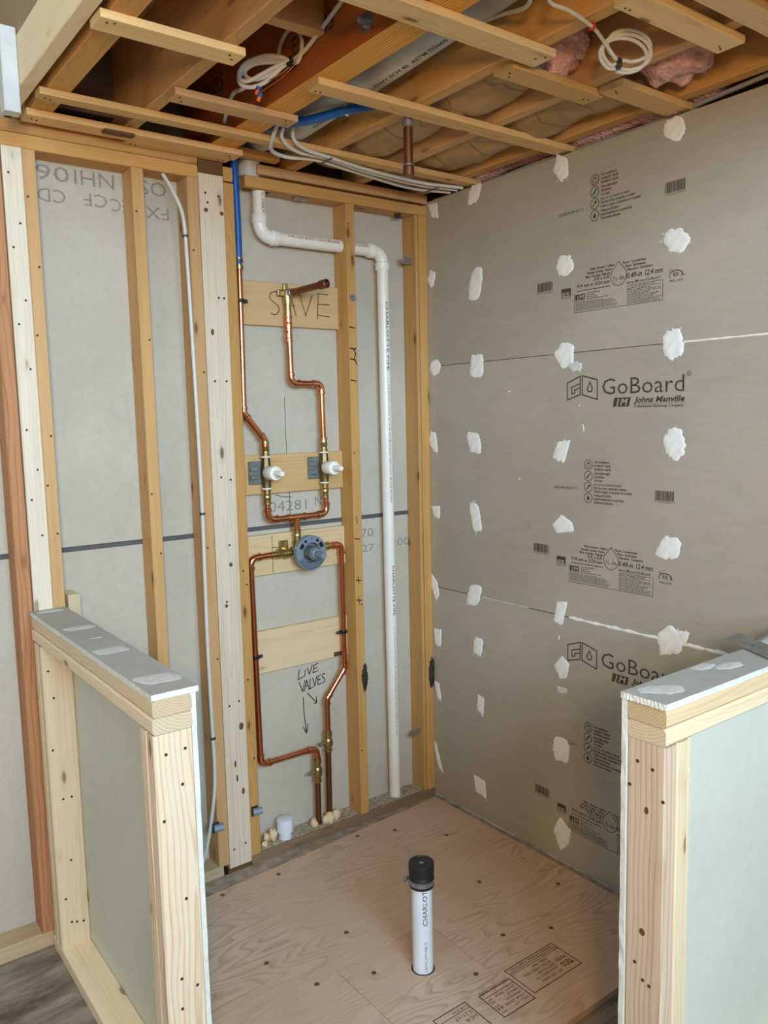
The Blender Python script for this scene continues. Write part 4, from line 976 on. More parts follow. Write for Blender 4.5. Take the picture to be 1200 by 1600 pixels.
# U from both valves into the tee above the mixer
run([(-0.749, Y, 1.385), (-0.747, Y, 1.268), (-0.655, Y, 1.268)], rad=0.026); run([(-0.494, Y, 1.390), (-0.491, Y, 1.270), (-0.598, Y, 1.268)], rad=0.026)
bm = bmesh.new(); add_tube(bm, [(-0.665, Y, 1.268), (-0.588, Y, 1.268)], RC*1.18, 16); add_tube(bm, [(-0.627, Y, 1.268), (-0.627, Y, 1.222)], RC*1.18, 16)
for p, t in (((-0.663, Y, 1.268), (1, 0, 0)), ((-0.590, Y, 1.268), (1, 0, 0)), ((-0.627, Y, 1.226), (0, 0, 1))): collar(bm, p, t, RC)
bmesh.ops.recalc_face_normals(bm, faces=bm.faces); cpart(smooth_angle(from_bm('tee', bm, COPPERFIT), 40))
cpart(tube('pipe', [(-0.627, Y, 1.226), (-0.627, Y, 1.198)], RC, COPPER, seg=18))
# hot and cold feeds
run([(-0.715, Y, 1.137), (-0.826, Y, 1.134), (-0.818, Y, 0.345), (-0.571, Y, 0.345), (-0.571, Y, 0.292)], rad=0.026)
run([(-0.485, Y, 1.143), (-0.429, Y, 1.143), (-0.428, Y, 0.640), (-0.516, Y, 0.533), (-0.516, Y, 0.395)], rad=0.022)
cpart(lab(tube('riser_pipe', [(-0.571, Y, 0.212), (-0.572, Y, 0.0303)], RC*1.02, OLDCOPPER, seg=18), 'brown oxidised riser')); cpart(lab(tube('riser_pipe', [(-0.517, Y, 0.325), (-0.520, Y, 0.0303)], RC*1.02, OLDCOPPER, seg=18), 'brown oxidised riser'))
def ball_valve(x, z0, z1):
    L = z1-z0; prof = [(0, 0.0125), (0.001, 0.0165), (0.010, 0.0165), (0.012, 0.0135), (L*0.22, 0.0135), (L*0.26, 0.018), (L*0.36, 0.0195), (L*0.5, 0.0195), (L*0.62, 0.0175), (L*0.66, 0.0145), (L-0.022, 0.0145), (L-0.020, 0.0175), (L-0.014, 0.0165), (L-0.010, 0.0175), (L-0.001, 0.0165), (L, 0.0125)]
    v = lathe('ball_valve', (x, Y, z0), (0, 0, 1), prof, BRASS, None, 20); cpart(v)
    s_ = lathe('valve_stem', (x-0.014, Y-0.003, z0+L*0.47), (-1, -0.15, 0), [(0, 0.007), (0.008, 0.007), (0.0082, 0.005), (0.026, 0.005), (0.0262, 0.0075), (0.031, 0.0075)], STEEL, None, 12); child_at(s_, v)
    return v
ball_valve(-0.571, 0.205, 0.302); ball_valve(-0.517, 0.318, 0.402)
# the two volume valves: brass body on a steel bracket with a white protective cap
def volume_valve(x, zc):
    br = box_bm((x-0.062, 0.058, zc-0.042), (x+0.012, 0.0675, zc+0.042), 0.002)
    for zz in (zc-0.024, zc+0.006):
        t = box_bm((x-0.060, 0.050, zz), (x-0.030, 0.060, zz+0.018), 0.002); m2 = bpy.data.meshes.new('t'); t.to_mesh(m2); t.free(); br.from_mesh(m2); bpy.data.meshes.remove(m2)
    cpart(from_bm('valve_bracket', br, BRACKET))
    bd = lathe('valve_body', (x, Y, zc-0.060), (0, 0, 1), [(0, 0.012), (0.001, 0.0155), (0.005, 0.0155), (0.006, 0.0165), (0.030, 0.0175), (0.040, 0.021), (0.080, 0.021), (0.090, 0.0175), (0.114, 0.0165), (0.115, 0.0155), (0.119, 0.0155), (0.120, 0.012)], DULLBRASS, None, 8); cpart(bd)
    for zz in (zc-0.061, zc+0.055):
        cpart(lathe('white_washer', (x, Y, zz), (0, 0, 1), [(0, 0.012), (0.0005, 0.0185), (0.0055, 0.0185), (0.006, 0.012)], WHITEPL, None, 20))
    for zz, sg in ((zc-0.066, -1), (zc+0.066, 1)):
        cpart(lathe('press_adapter', (x, Y, zz-sg*0.004), (0, 0, sg), [(0, 0.0125), (0.001, 0.0165), (0.006, 0.0165), (0.008, 0.0140), (0.016, 0.0140), (0.018, 0.0160), (0.022, 0.0140), (0.030, 0.0160), (0.034, 0.0140), (0.046, 0.0140), (0.048, 0.0155), (0.053, 0.0155), (0.054, 0.0115)], BRASS, None, 20))
    cpart(lathe('valve_cap', (x, 0.026, zc), (0, -1, 0), [(0, 0.0245), (0.002, 0.0255), (0.052, 0.0255), (0.054, 0.0245), (0.0545, 0.0195), (0.050, 0.018), (0.0502, 0.0115), (0.066, 0.0110), (0.098, 0.0100), (0.1005, 0.0085)], WHITEPL, None, 28))
volume_valve(-0.748, 1.443); volume_valve(-0.496, 1.449)
# mixing valve: brass body, blue-grey guard ring, collar and stem
mx, mz = -0.592, 1.133
lathe_('mixer_body', (mx, 0.066, mz), (0, -1, 0), [(0, 0.032), (0.006, 0.036), (0.046, 0.036), (0.05, 0.030)], BRASS)
lathe_('mixer_inlet', (mx-0.03, Y, 1.136), (-1, 0, 0), [(0, 0.017), (0.022, 0.017), (0.024, 0.021), (0.030, 0.021), (0.032, 0.0165), (0.052, 0.0165), (0.054, 0.0215), (0.060, 0.0215), (0.062, 0.0155), (0.085, 0.0155), (0.088, 0.0175), (0.094, 0.0175), (0.096, 0.0135), (0.118, 0.0125)], BRASS, seg=18)
lathe_('mixer_inlet', (mx+0.03, Y, 1.143), (1, 0, 0), [(0, 0.017), (0.030, 0.017), (0.032, 0.019), (0.040, 0.019), (0.042, 0.0145), (0.066, 0.0145), (0.068, 0.0165), (0.074, 0.0165), (0.076, 0.012)], BRASS, seg=18)
lathe_('mixer_outlet', (mx-0.035, Y, mz+0.025), (0, 0, 1), [(0, 0.014), (0.012, 0.014), (0.014, 0.0175), (0.020, 0.0175), (0.022, 0.0145), (0.038, 0.0145), (0.040, 0.0168), (0.046, 0.0145), (0.056, 0.0168), (0.062, 0.0168), (0.063, 0.012)], BRASS, seg=18)
bmx = box_bm((mx-0.105, 0.050, mz+0.012), (mx-0.070, 0.0670, mz+0.050), 0.003); cpart(from_bm('mounting_ear', bmx, BRASS))
# guard ring with openings
bm = bmesh.new(); n = 48; yfr, ybk = -0.002, 0.022
def ringloop(rr, y): return [bm.verts.new((mx+rr*math.cos(2*PI*k/n), y, mz+rr*math.sin(2*PI*k/n))) for k in range(n)]
o1, o2 = ringloop(0.066, ybk), ringloop(0.066, yfr+0.003); o3 = ringloop(0.063, yfr); i1 = ringloop(0.039, yfr); i2 = ringloop(0.039, ybk)
for A, Bq in ((o1, o2), (o2, o3), (o3, i1), (i1, i2), (i2, o1)):
    for k in range(n): bm.faces.new((A[k], A[(k+1) % n], Bq[(k+1) % n], Bq[k]))
bmesh.ops.recalc_face_normals(bm, faces=bm.faces); cpart(smooth_angle(from_bm('guard_ring', bm, VALVELIGHT), 40))
bm = bmesh.new()
for ang, rr, ar in ((60, 0.052, 0.007), (120, 0.052, 0.0065), (90, 0.056, 0.003)):
    add_lathe(bm, (mx+rr*math.cos(math.radians(ang)), yfr+0.0005, mz+rr*math.sin(math.radians(ang))), (0, -1, 0), [(0, ar), (0.0008, ar*0.9)], 14)
for rr in (0.043, 0.049, 0.055, 0.060):
    pts_ = [(mx+rr*math.cos(math.radians(a)), yfr-0.0002, mz+rr*math.sin(math.radians(a))) for a in range(205, 336, 5)]
    add_tube(bm, pts_, 0.0011, 6)
for s0, s1 in ((20, 46), (134, 160)):
    vs = [(mx+r_*math.cos(math.radians(a)), yfr-0.0006, mz+r_*math.sin(math.radians(a))) for r_, seq in ((0.058, range(s0, s1+1, 4)), (0.043, range(s1, s0-1, -4))) for a in seq]
    bm.faces.new([bm.verts.new(v) for v in vs])
bmesh.ops.recalc_face_normals(bm, faces=bm.faces); cpart(from_bm('guard_ring_slot', bm, BLACKP))
lathe_('mixer_collar', (mx, 0.020, mz), (0, -1, 0), [(0, 0.039), (0.004, 0.037), (0.0042, 0.026), (0.045, 0.026), (0.047, 0.0245), (0.0472, 0.019), (0.050, 0.018)], VALVEGREY, seg=28)
lathe_('mixer_stem', (mx, -0.026, mz), (0, -1, 0), [(0, 0.021), (0.010, 0.019), (0.012, 0.0135), (0.060, 0.0125), (0.062, 0.011)], VALVELIGHT)
for sx, sz in ((-0.031, -0.008), (0.034, 0.012)): lathe_('mixer_screw', (mx+sx, 0.017, mz+sz), (0, -1, 0), [(0, 0.009), (0.012, 0.009), (0.013, 0.007), (0.0131, 0.004), (0.010, 0.003)], BRASS, seg=14)
# black pipe clips nailed to the wood
def clip(x, z, y, side, label):
    e = empty('pipe_clip', (x, y, z)); tag(e, label, 'pipe clip', 'black pipe clips on the copper')
    bm = bmesh.new(); pts_ = [(RC+0.0005)*1.0]; a = []
    nseg = 16; ri, ro = RC+0.0012, RC+0.0042
    loops = []
    for rr, zz in ((ri, -0.006), (ro, -0.006), (ro, 0.006), (ri, 0.006)): loops.append([bm.verts.new((rr*math.cos(2*PI*k/nseg), rr*math.sin(2*PI*k/nseg), zz)) for k in range(nseg)])
    for A, Bq in zip(loops, loops[1:]+loops[:1]):
        for k in range(nseg): bm.faces.new((A[k], A[(k+1) % nseg], Bq[(k+1) % nseg], Bq[k]))
    bmesh.ops.recalc_face_normals(bm, faces=bm.faces); from_bm('strap_loop', bm, BLACKP, e)
    t = box_bm((min(side*0.012, side*0.030), -0.004, -0.006), (max(side*0.012, side*0.030), 0.004, 0.006), 0.0015); from_bm('nailing_tab', t, BLACKP, e)
    lathe('nail', (side*0.024, -0.0035, 0), (0, -1, 0), [(0, 0.0045), (0.002, 0.0045), (0.003, 0.003)], DARKSTEEL, e, 10)
clip(-0.8255, 2.053, Y, 1, 'black pipe clip beside the board marked SAVE'); clip(-0.8222, 0.762, Y, 1, 'black pipe clip on the lowest copper run by the pale post'); clip(-0.4285, 0.790, Y, -1, 'black pipe clip on the copper run by the middle stud')

# blue tube
bl = empty('blue_supply_tube', (-0.826, 0.04, 2.17)); tag(bl, 'blue plastic supply tube dropping through the plate to the copper', 'pipe')
put(tube('tube', spline([(-0.825, Y, 2.178), (-0.826, 0.040, 2.30), (-0.832, 0.032, 2.45), (-0.838, 0.02, 2.54), (-0.848, -0.06, 2.560), (-0.846, -0.20, 2.560), (-0.838, -0.34, 2.535), (-0.822, -0.45, 2.518), (-0.790, -0.54, 2.518), (-0.755, -0.59, 2.522), (-0.70, -0.62, 2.535)], 8), 0.0135, BLUE, seg=14), bl)
put(lathe('crimp_ring', (-0.825, Y, 2.186), (0, 0, 1), [(0, 0.0140), (0.0005, 0.0158), (0.009, 0.0158), (0.0095, 0.0140)], DARKSTEEL, None, 18), bl)
put(lathe('crimp_ring', (-0.775, -0.562, 2.520), (0.6, -0.7, 0.05), [(0, 0.0140), (0.0005, 0.0158), (0.009, 0.0158), (0.0095, 0.0140)], CABLE, None, 18), bl)
# rain-head drop
dp = empty('copper_drop_pipe', (-0.614, -0.655, 2.34)); tag(dp, 'short capped copper pipe hanging down from the ceiling strapping', 'pipe')
for nm, pr, mt in (('pipe', [(0.018, 0.0135), (0.148, 0.0135)], OLDCOPPER), ('end_cap', [(0, 0.010), (0.001, 0.0165), (0.026, 0.0165), (0.028, 0.0135)], OLDCOPPER), ('solder_ring', [(0.028, 0.0135), (0.029, 0.0162), (0.033, 0.0162), (0.034, 0.0135)], STEEL), ('top_fitting', [(0.138, 0.0135), (0.1385, 0.0172), (0.150, 0.0172), (0.154, 0.0172), (0.1545, 0.0135), (0.20, 0.0135)], STEEL)):
    put(lathe(nm, (-0.614, -0.650, 2.34), (0, 0, 1), pr, mt, None, 20), dp)

# ------------------------------------------------------------------ white vent pipe
vp = empty('vent_pipe', (-0.19, Y, 0.03)); tag(vp, 'long white plastic vent pipe with two bends passing through the middle stud', 'pipe')
RV = 0.0236
N = [Vector(p) for p in ((-0.735, Y, 2.478), (-0.737, Y, 2.284), (-0.195, Y, 2.284), (-0.187, Y, 0.0303))]
def vfit(a, b, c, rad):
    pts = arc(a, b, c, rad, 10); d1 = (Vector(a)-Vector(b)).normalized(); d2 = (Vector(c)-Vector(b)).normalized(); bm = bmesh.new()
    add_tube(bm, [pts[0]+d1*0.004]+pts+[pts[-1]+d2*0.004], RV*1.06, 20)
    for p, t in ((pts[0], d1), (pts[-1], d2)): add_lathe(bm, p, t, [(-0.004, RV*1.06), (0, RV*1.22), (0.026, RV*1.22), (0.028, RV*1.16), (0.0285, RV)], 20)
    bmesh.ops.recalc_face_normals(bm, faces=bm.faces); put(smooth_angle(from_bm('elbow', bm, PVCFIT), 40), vp); return pts[0]+d1*0.01, pts[-1]+d2*0.01
p1, p2 = vfit(N[0], N[1], N[2], 0.045); q1, q2 = vfit(N[1], N[2], N[3], 0.045)
top = put(tube('pipe', [N[0], p1], RV, PVC, seg=24), vp); mid = put(tube('pipe', [p2, q1], RV, PVC, seg=24), vp); long_ = put(tube('pipe', [q2, N[3]], RV, PVC, seg=24), vp)
def on_cyl(c0, ax, facing, r):
    """print wrapped on a pipe: u along ax, v round it, centred on the facing direction"""
    ax = Vector(ax).normalized(); f = Vector(facing); f = (f-ax*f.dot(ax)).normalized(); s_ = ax.cross(f)
    # reading direction: v must go to the left of u when seen from outside
    def fn(u, v, d):
        a = v/r; return tuple(Vector(c0)+ax*u+(f*math.cos(a)-s_*math.sin(a)*-1)*(r+0.0004))
    return fn
def pipe_print(s, name, mat, parent, c0, ax, facing, r, h, width, bold=0.01, flipv=1):
    P = Print(); P.text(s, 0, -h/2, h, width=width, bold=bold)
    ax = Vector(ax).normalized(); f = Vector(facing); f = (f-ax*f.dot(ax)).normalized(); up_ = f.cross(ax)     # outward f, reading u=ax: v axis = f x u
    def fn(u, v, d):
        a = v/r; return tuple(Vector(c0)+ax*u+(f*math.cos(a)+up_*math.sin(a))*(r+0.0005))
    o = P.lay(name, mat, None, fn); child_at(o, parent); return o
camv = Vector((-0.63, -0.77, 0.0))
pipe_print('CHARLOTTE PIPE', 'pipe_print', INK, long_, (-0.1946, Y, 2.09), (0, 0, -1), (0.02, -1, 0), RV, 0.011, 0.27)
pipe_print('- 1-1/2 IN PVC-DWV SCH 40 ASTM D2665 NSF-DWV MADE IN USA', 'pipe_print', GREYINK, long_, (-0.1936, Y, 1.79), (0, 0, -1), (0.02, -1, 0), RV, 0.008, 0.50)
pipe_print('CHARLOTTE PIPE', 'pipe_print', INK, long_, (-0.1904, Y, 1.03), (0, 0, -1), (0.05, -1, 0), RV, 0.011, 0.21)
pipe_print('- 1-1/2 IN PVC-DWV SCH 40 ASTM D2665 NSF-DWV MADE IN USA', 'pipe_print', GREYINK, long_, (-0.190, Y, 0.80), (0, 0, -1), (0.05, -1, 0), RV, 0.008, 0.50)
pipe_print('TYPE I SCH 40 PVC-1120 ASTM D2665', 'pipe_print', REDINK, mid, (-0.635, Y, 2.284), (1, 0, 0), (-0.25, -1, 0.35), RV, 0.0085, 0.225)
pipe_print('PVC-1120 PVC', 'pipe_print', REDINK, mid, (-0.352, Y, 2.284), (1, 0, 0), (-0.25, -1, 0.35), RV, 0.0085, 0.075)
pipe_print('C. ONLY', 'pipe_print', INK, top, (-0.735, Y, 2.43), (0, 0, -1), (0.1, -1, 0), RV, 0.009, 0.07)

# floor drain stub
dr = empty('drain_pipe', (-0.768, -0.842, 0.0)); tag(dr, 'white drain pipe standing up from the plywood with a black rubber cap', 'pipe')
dpipe = lathe('pipe', (-0.768, -0.842, -0.0), (0, 0, 1), [(0, 0.031), (0.29, 0.031), (0.2901, 0.027), (0.27, 0.027)], PVCBLUE, None, 32); put(dpipe, dr)
put(lathe('rubber_cap', (-0.768, -0.842, 0.262), (0, 0, 1), [(0, 0.032), (0.001, 0.0365), (0.004, 0.0372), (0.030, 0.0372), (0.034, 0.0345), (0.040, 0.0345), (0.042, 0.0376), (0.070, 0.0376), (0.0735, 0.0366), (0.0745, 0.0345), (0.0745, 0.0315), (0.0725, 0.030), (0.072, 0.012), (0.073, 0.006)], BLACK, None, 36), dr)
put(lathe('hose_clamp', (-0.768, -0.842, 0.272), (0, 0, 1), [(0, 0.0374), (0.0005, 0.0386), (0.014, 0.0386), (0.0145, 0.0374)], STEEL, None, 36), dr)
put(lathe('clamp_screw', (-0.790, -0.806, 0.279), (-0.8, -0.3, 0), [(0, 0.006), (0.018, 0.006), (0.0182, 0.0045), (0.024, 0.0045)], STEEL, None, 12), dr)
put(lathe('cap_mark', (-0.770, -0.846, 0.3352), (0, 0, 1), [(0, 0.007), (0.0012, 0.005)], STEEL, None, 12), dr)
pipe_print('CHARLOTTE', 'pipe_print', PURPLEINK, dpipe, (-0.768, -0.842, 0.152), (0, 0, 1), (-0.40, -0.92, 0), 0.031, 0.0135, 0.135, 0.01)
pipe_print('2 IN PVC-DWV MAR 15', 'pipe_print', PURPLEINK, dpipe, (-0.768, -0.842, 0.006), (0, 0, 1), (-0.36, -0.93, 0), 0.031, 0.0085, 0.095, 0.0)
# dark cut hole round the drain
rr_ = lathe('cut_hole', (-0.768, -0.842, -0.0002), (0, 0, 1), [(0, 0.0355), (0.0006, 0.0352)], BLACKP, None, 32); child_at(rr_, patch)

# big drain overhead and its drop
bd = empty('overhead_drain_pipe', (-0.83, -0.2, 2.6)); tag(bd, 'wide dusty white drain pipe running beside the laminated beam overhead', 'pipe')
bdp = put(tube('pipe', [(-0.765, -0.20, 2.572), (-0.765, -1.3, 2.627), (-0.765, -2.0, 2.662)], 0.056, PVCGREY, seg=28), bd)
put(tube('drop_bend', fillet([(-0.775, 0.044, 2.4785), (-0.775, 0.030, 2.585), (-0.765, -0.205, 2.573)], 0.05, 8), 0.040, PVCGREY, seg=24), bd)
pipe_print('CHARLOTTE PIPE  3 IN PVC-DWV SCH 40  ASTM D2665', 'pipe_print', INK, bdp, (-0.765, -0.38, 2.581), (0, -1, 0.05), (-0.1, 0, -1), 0.056, 0.012, 0.62)

# capped stub on the sole plate
wc = empty('capped_pipe_stub', (-0.731, 0.035, ZS)); tag(wc, 'white capped pipe stub standing on the dusty sole plate', 'pipe')
put(lathe('stub', (-0.731, 0.036, ZS+0.0002), (0, 0, 1), [(0, 0.0255), (0.034, 0.0255)], PVCBLUE, None, 28), wc)
put(lathe('cap', (-0.731, 0.036, ZS+0.030), (0, 0, 1), [(0, 0.0256), (0.0005, 0.0325), (0.042, 0.0325), (0.0465, 0.0310), (0.049, 0.027), (0.050, 0.010)], PVCBLUE, None, 32), wc)

# pipe stubs notched into the studs
def stub(x, z, label, ax=(1, -0.25, 0.05)):
    e = empty('pipe_stub', (x, -0.01, z)); tag(e, label, 'pipe', 'blue grey pipe stubs in the stud notches')
    put(lathe('tube', (x-0.02, -0.010, z), ax, [(0, 0.0130), (0.034, 0.0130), (0.0341, 0.0095), (0.02, 0.0095)], CONDUIT, None, 18), e)
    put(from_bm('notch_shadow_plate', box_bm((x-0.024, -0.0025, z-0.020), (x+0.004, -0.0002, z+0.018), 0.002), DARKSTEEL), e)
stub(-1.022, 0.188, 'blue grey pipe stub in the stud beside the pale post'); stub(-0.866, 0.200, 'blue grey pipe stub beside the white capped stub')
# through bolt on the middle stud and thin metal scraps on the corner stud
bt = lathe('wall_bolt', (-0.374, -0.0003, 2.088), (0, -1, 0), [(0, 0.015), (0.002, 0.015), (0.0022, 0.010), (0.014, 0.010), (0.0142, 0.006), (0.024, 0.006)], STEEL, None, 8); tag(bt, 'steel bolt head on the middle stud by the SAVE board', 'bolt')
for k, (x, y_, z) in enumerate(((-0.108, 0.028, 2.258), (-0.108, 0.028, 0.288))):
    e = from_bm('metal_tab', box_bm((x, y_-0.0, z-0.014), (x+0.050, y_+0.002, z+0.014), 0.001), STEEL)
    e.rotation_euler = (0, 0, 0); tag(e, ('bent metal tab near the top of the corner stud', 'bent metal tab near the foot of the corner stud')[k], 'metal tab')
e = from_bm('plate_tie', box_bm((-0.60, 0.02, 2.428), (-0.545, 0.045, 2.4345), 0.001), STEEL); tag(e, 'grey steel clip under the top plate beside the vent pipe', 'metal clip')
e = from_bm('plate_tie', box_bm((-0.135, 0.02, 2.418), (-0.115, 0.04, 2.4345), 0.001), DARKSTEEL); tag(e, 'dark steel clip under the top plate by the corner', 'metal clip')

for a_, b_ in ((-0.852, -0.397), (-0.354, -0.060)):
    tag(box('plaster_dust', (a_, 0.010, ZS), (b_, 0.0882, ZS+0.0014), DUST, wb), kind='stuff')
lab(from_bm('knot', box_bm((-0.462, 0.0668, 0.688), (-0.425, 0.0685, 0.706), 0.0008), W_DARK, wb), 'dark knot at the lower edge')
# spray foam and rubble on the sole plate
fm = bmesh.new()
for k, (x, y, s_) in enumerate(((-0.600, 0.034, 0.016), (-0.592, 0.050, 0.014), (-0.548, 0.030, 0.017), (-0.532, 0.028, 0.019), (-0.497, 0.036, 0.019), (-0.505, 0.056, 0.014), (-0.556, 0.055, 0.014))):
    t = blob('t', (0, 0, 0), (s_, s_, s_*1.2), FOAM, None, k+2, 2, 0.4); me = t.data; me.transform(Matrix.Translation((x, y, ZS+s_*0.95))); fm.from_mesh(me); bpy.data.objects.remove(t)
o = from_bm('spray_foam', fm, FOAM, None, True); tag(o, 'cream blobs of spray foam round the copper risers', 'foam', kind='stuff')
for k, (x, y, s_, lb) in enumerate(((-0.783, 0.040, (0.020, 0.016, 0.030), 'cream foam lump leaning on the white capped stub'), (-0.806, 0.048, (0.013, 0.012, 0.022), 'cream foam lump second from the white capped stub'), (-0.828, 0.024, (0.012, 0.012, 0.013), 'small cream foam lump farthest from the white capped stub'))):
    o = blob('foam_lump', (x, y, ZS+s_[2]*0.9), s_, FOAM, None, 20+k, 3, 0.5); o.rotation_euler = (0.2, -0.35, 0.4); tag(o, lb, 'foam lump', 'foam lumps by the pipe cap')
rd = random.Random(3); dm = bmesh.new()
def chip(x, y, z, s_):
    c = [Vector((rd.uniform(-1, 1)*s_, rd.uniform(-1, 1)*s_*0.6, rd.uniform(0, 1)*s_*0.5)) for _ in range(5)]; vs = [dm.verts.new((x+p.x, y+p.y, z+p.z)) for p in c]
    for a, b, c_ in ((0, 1, 2), (0, 2, 3), (0, 3, 4), (1, 2, 4), (0, 1, 4), (2, 3, 4)):
        try: dm.faces.new((vs[a], vs[b], vs[c_]))
        except ValueError: pass
for _ in range(420):
    x = rd.choice((rd.uniform(-0.85, -0.40), rd.uniform(-0.85, -0.40), rd.uniform(-0.35, -0.06))); y = rd.uniform(0.006, 0.085); chip(x, y, ZS, rd.uniform(0.003, 0.008))
for _ in range(24): chip(rd.uniform(-0.20, -0.07), rd.uniform(0.03, 0.085), ZS, rd.uniform(0.006, 0.014))
for _ in range(60): chip(rd.uniform(-1.1, -0.3), rd.uniform(-1.2, -0.25), 0.0, rd.uniform(0.001, 0.003))
o = from_bm('sawdust_chips', dm, DEBRIS); tag(o, 'dusty chips and plaster crumbs scattered on the sole plate', 'debris', kind='stuff')

# ------------------------------------------------------------------ cables
def cable(name, pts, r, mat, label, n=8, seg=8, cat='cable'):
    e = empty(name, Vector(pts[0])); tag(e, label, cat); put(tube('sheath', spline(pts, n), r, mat, seg=seg), e); return e
def staple(e, p, t, r, mat):
    put(lathe('staple', Vector(p)-Vector(t)*0.004, t, [(0, r), (0.0003, r*1.5), (0.008, r*1.5), (0.0083, r)], mat, None, 10), e)
wc1 = cable('white_cable', [(-1.098, 0.02, 2.4345), (-1.075, 0.0, 2.38), (-1.047, -0.008, 2.30), (-1.040, -0.008, 2.15), (-1.036, -0.007, 1.976), (-1.030, -0.006, 1.6), (-1.028, -0.006, 1.32), (-1.032, -0.006, 0.90), (-1.030, -0.006, 0.60), (-1.028, -0.006, 0.40), (-1.038, -0.004, 0.28), (-1.06, 0.012, 0.13), (-1.085, 0.03, 0.0305)], 0.0062, CABLE, 'white cable stapled down the stud left of the pale post')
for z in (2.24, 1.32, 0.52): staple(wc1, (-1.043 if z > 2 else -1.029, -0.007, z), (0, 0, 1), 0.0064, DARKSTEEL)
# bundle along the strapping behind the top plate
zc_ = 2.488
ca = cable('white_cable', [(-0.865, -0.335, 2.54), (-0.862, -0.285, 2.500), (-0.83, -0.225, zc_), (-0.757, -0.196, zc_), (-0.66, -0.222, zc_), (-0.47, -0.182, zc_), (-0.20, -0.132, zc_), (-0.02, -0.165, zc_)], 0.0062, CABLE, 'lowest of the three white cables bundled along the strapping')
cb = cable('white_cable', [(-0.842, -0.335, 2.54), (-0.835, -0.300, 2.505), (-0.76, -0.262, zc_), (-0.64, -0.250, zc_+0.001), (-0.45, -0.206, zc_), (-0.20, -0.178, zc_), (-0.02, -0.205, zc_)], 0.0058, CABLE, 'middle of the three white cables bundled along the strapping')
cc_ = cable('white_cable', [(-0.815, -0.335, 2.54), (-0.80, -0.312, 2.505), (-0.745, -0.290, 2.4895), (-0.64, -0.268, zc_), (-0.45, -0.226, zc_), (-0.20, -0.205, zc_), (-0.02, -0.236, zc_)], 0.0058, CABLE, 'cable nearest the strapping of the white three cable bundle')
for p in ((-0.64, -0.247, zc_), (-0.12, -0.178, zc_)):
    t = from_bm('cable_tie', box_bm((p[0]-0.003, p[1]-0.038, p[2]-0.0085), (p[0]+0.003, p[1]+0.038, p[2]-0.0062), 0.0005), DARKSTEEL); put(t, cb)
# looped bundle of white cable beside the laminated beam
LP1 = [(-1.008, -0.654, 2.568), (-1.039, -0.607, 2.553), (-1.077, -0.55, 2.534), (-1.089, -0.523, 2.553), (-1.076, -0.535, 2.583), (-1.045, -0.584, 2.593), (-1.021, -0.628, 2.581), (-1.011, -0.649, 2.569)]
LP2 = [(-1.013, -0.646, 2.567), (-1.046, -0.599, 2.544), (-1.074, -0.552, 2.544), (-1.081, -0.532, 2.569), (-1.063, -0.557, 2.584), (-1.036, -0.603, 2.579), (-1.015, -0.643, 2.567)]
LP3 = [(-1.016, -0.641, 2.564), (-1.047, -0.601, 2.53), (-1.071, -0.566, 2.521), (-1.087, -0.533, 2.534), (-1.087, -0.526, 2.56), (-1.061, -0.56, 2.588), (-1.03, -0.61, 2.589), (-1.011, -0.649, 2.571)]
def sh(L, d): return [tuple(Vector(p)+Vector(d)) for p in L]
upl = [(-1.0, -0.62, 2.585), (-0.997, -0.583, 2.603), (-0.995, -0.570, 2.622), (-0.995, -0.587, 2.646), (-0.995, -0.622, 2.661), (-0.995, -0.654, 2.655), (-0.995, -0.685, 2.627), (-0.995, -0.689, 2.594), (-0.995, -0.668, 2.569), (-1.000, -0.640, 2.571)]
e = empty('white_cable', (-1.05, -0.59, 2.56)); tag(e, 'looped bundle of white cable hanging beside the laminated beam', 'cable')
for L in (sh(LP1, (-0.008, -0.006, 0.002)), LP2, sh(LP3, (-0.004, 0.004, 0)), upl): put(tube('sheath', spline(L, 6), 0.0056, CABLE, seg=8), e)
put(tube('sheath', spline([(-1.0, -0.63, 2.575), (-0.992, -0.700, 2.586), (-0.9895, -0.769, 2.609), (-0.9895, -0.870, 2.640), (-0.9895, -0.956, 2.669), (-0.9895, -1.011, 2.697), (-0.9895, -1.09, 2.735)], 6), 0.0056, CABLE, seg=8), e)
put(tube('sheath', spline([(-1.08, -0.535, 2.53), (-1.07, -0.48, 2.54), (-1.045, -0.40, 2.565), (-1.01, -0.31, 2.585), (-0.995, -0.25, 2.57), (-0.995, -0.228, 2.54)], 6), 0.0056, CABLE, seg=8), e)
put(lathe('tape_wrap', (-1.004, -0.658, 2.569), (-0.45, 0.75, -0.2), [(0, 0.010), (0.001, 0.0155), (0.015, 0.0155), (0.016, 0.010)], BLACKP, None, 12), e)
for k, (x, y, z) in enumerate(((-1.064, -0.578, 2.520), (-1.066, -0.590, 2.499))):
    put(lathe('wire_nut', (x, y, z), (-0.2, 0.35, -0.8), [(0, 0.004), (0.001, 0.0065), (0.009, 0.0075), (0.010, 0.005)], BLUE, None, 12), e); put(lathe('wire_nut_end', (x-0.0025, y+0.004, z-0.009), (-0.2, 0.35, -0.8), [(0, 0.0060), (0.011, 0.0055), (0.012, 0.004)], ORANGEPL, None, 12), e)
put(tube('copper_wire', spline([(-1.004, -0.665, 2.565), (-1.03, -0.635, 2.54), (-1.064, -0.578, 2.522)], 6), 0.0016, COPPER, seg=6), e)
put(tube('copper_wire', spline([(-1.002, -0.668, 2.562), (-1.03, -0.645, 2.53), (-1.066, -0.590, 2.502)], 6), 0.0016, COPPER, seg=6), e)
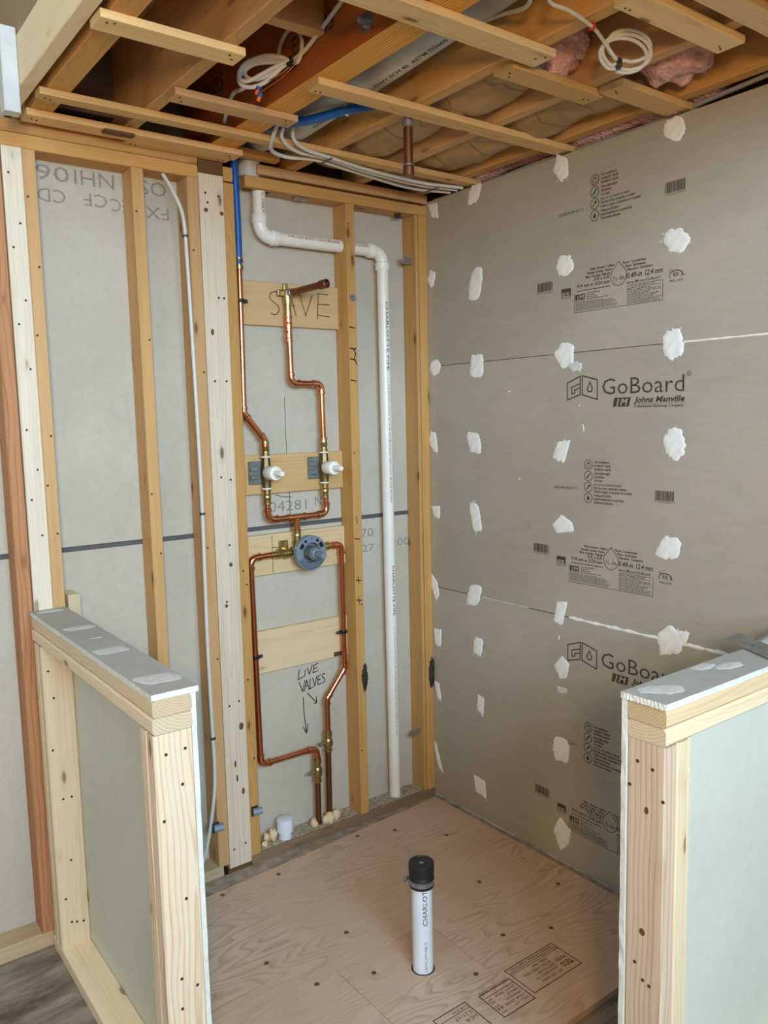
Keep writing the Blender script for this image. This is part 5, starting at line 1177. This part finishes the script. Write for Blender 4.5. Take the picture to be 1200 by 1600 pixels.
# round coil hanging between the joists
def ring3(c, a, b, n, ph):
    c, a, b = Vector(c), Vector(a), Vector(b); return [c+a*math.cos(ph-2*PI*k/n)+b*math.sin(ph-2*PI*k/n) for k in range(n)]
CR = Vector((-0.464, -1.312, 2.498))
ra, rb = Vector((0.056, -0.022, -0.006)), Vector((0.013, 0.025, -0.025))*-1
e = empty('white_cable', CR); tag(e, 'round coil of white cable hanging between the ceiling joists', 'cable')
l2 = [Vector(p) for p in ((-0.84, -1.46, 2.55), (-0.815, -1.39, 2.520), (-0.780, -1.343, 2.508), (-0.715, -1.343, 2.506), (-0.617, -1.325, 2.505), (-0.552, -1.301, 2.504), (-0.513, -1.289, 2.497), (-0.482, -1.287, 2.480))]
for q, (off, k) in enumerate((((0, 0, 0.007), 0.94), ((0.002, 0.008, -0.004), 1.06), ((0.0, 0.016, -0.010), 1.03))):
    l2 += [p+Vector(off) for p in ring3(CR, ra*k, rb*k, 18, -2.0)]
put(tube('sheath', spline(l2, 4), 0.0044, CABLE, seg=8), e)
put(lathe('cable_tie', (-0.470, -1.284, 2.472), (0.8, -0.3, 0.1), [(0, 0.008), (0.001, 0.0135), (0.005, 0.0135), (0.006, 0.008)], DARKSTEEL, None, 12), e)
put(lathe('staple', (-0.620, -1.326, 2.505), (0.9, 0.2, 0), [(0, 0.006), (0.001, 0.009), (0.006, 0.009), (0.007, 0.006)], RED_TAG, None, 10), e)
cable('white_cable', [(-0.86, -1.40, 2.56), (-0.815, -1.33, 2.528), (-0.745, -1.24, 2.545), (-0.705, -1.12, 2.585), (-0.698, -1.024, 2.599), (-0.698, -0.928, 2.606), (-0.690, -0.78, 2.63), (-0.675, -0.62, 2.68)], 0.0050, CABLE, 'thin white cable crossing below the wide overhead drain pipe')
cable('grey_cable', [(0.035, -0.01, 2.50), (0.03, -0.30, 2.497), (0.028, -0.60, 2.502), (0.03, -1.0, 2.50), (0.02, -1.28, 2.512), (0.015, -1.5, 2.52), (0.01, -1.98, 2.52)], 0.007, GREYCABLE, 'grey cable lying along the top of the printed board wall')
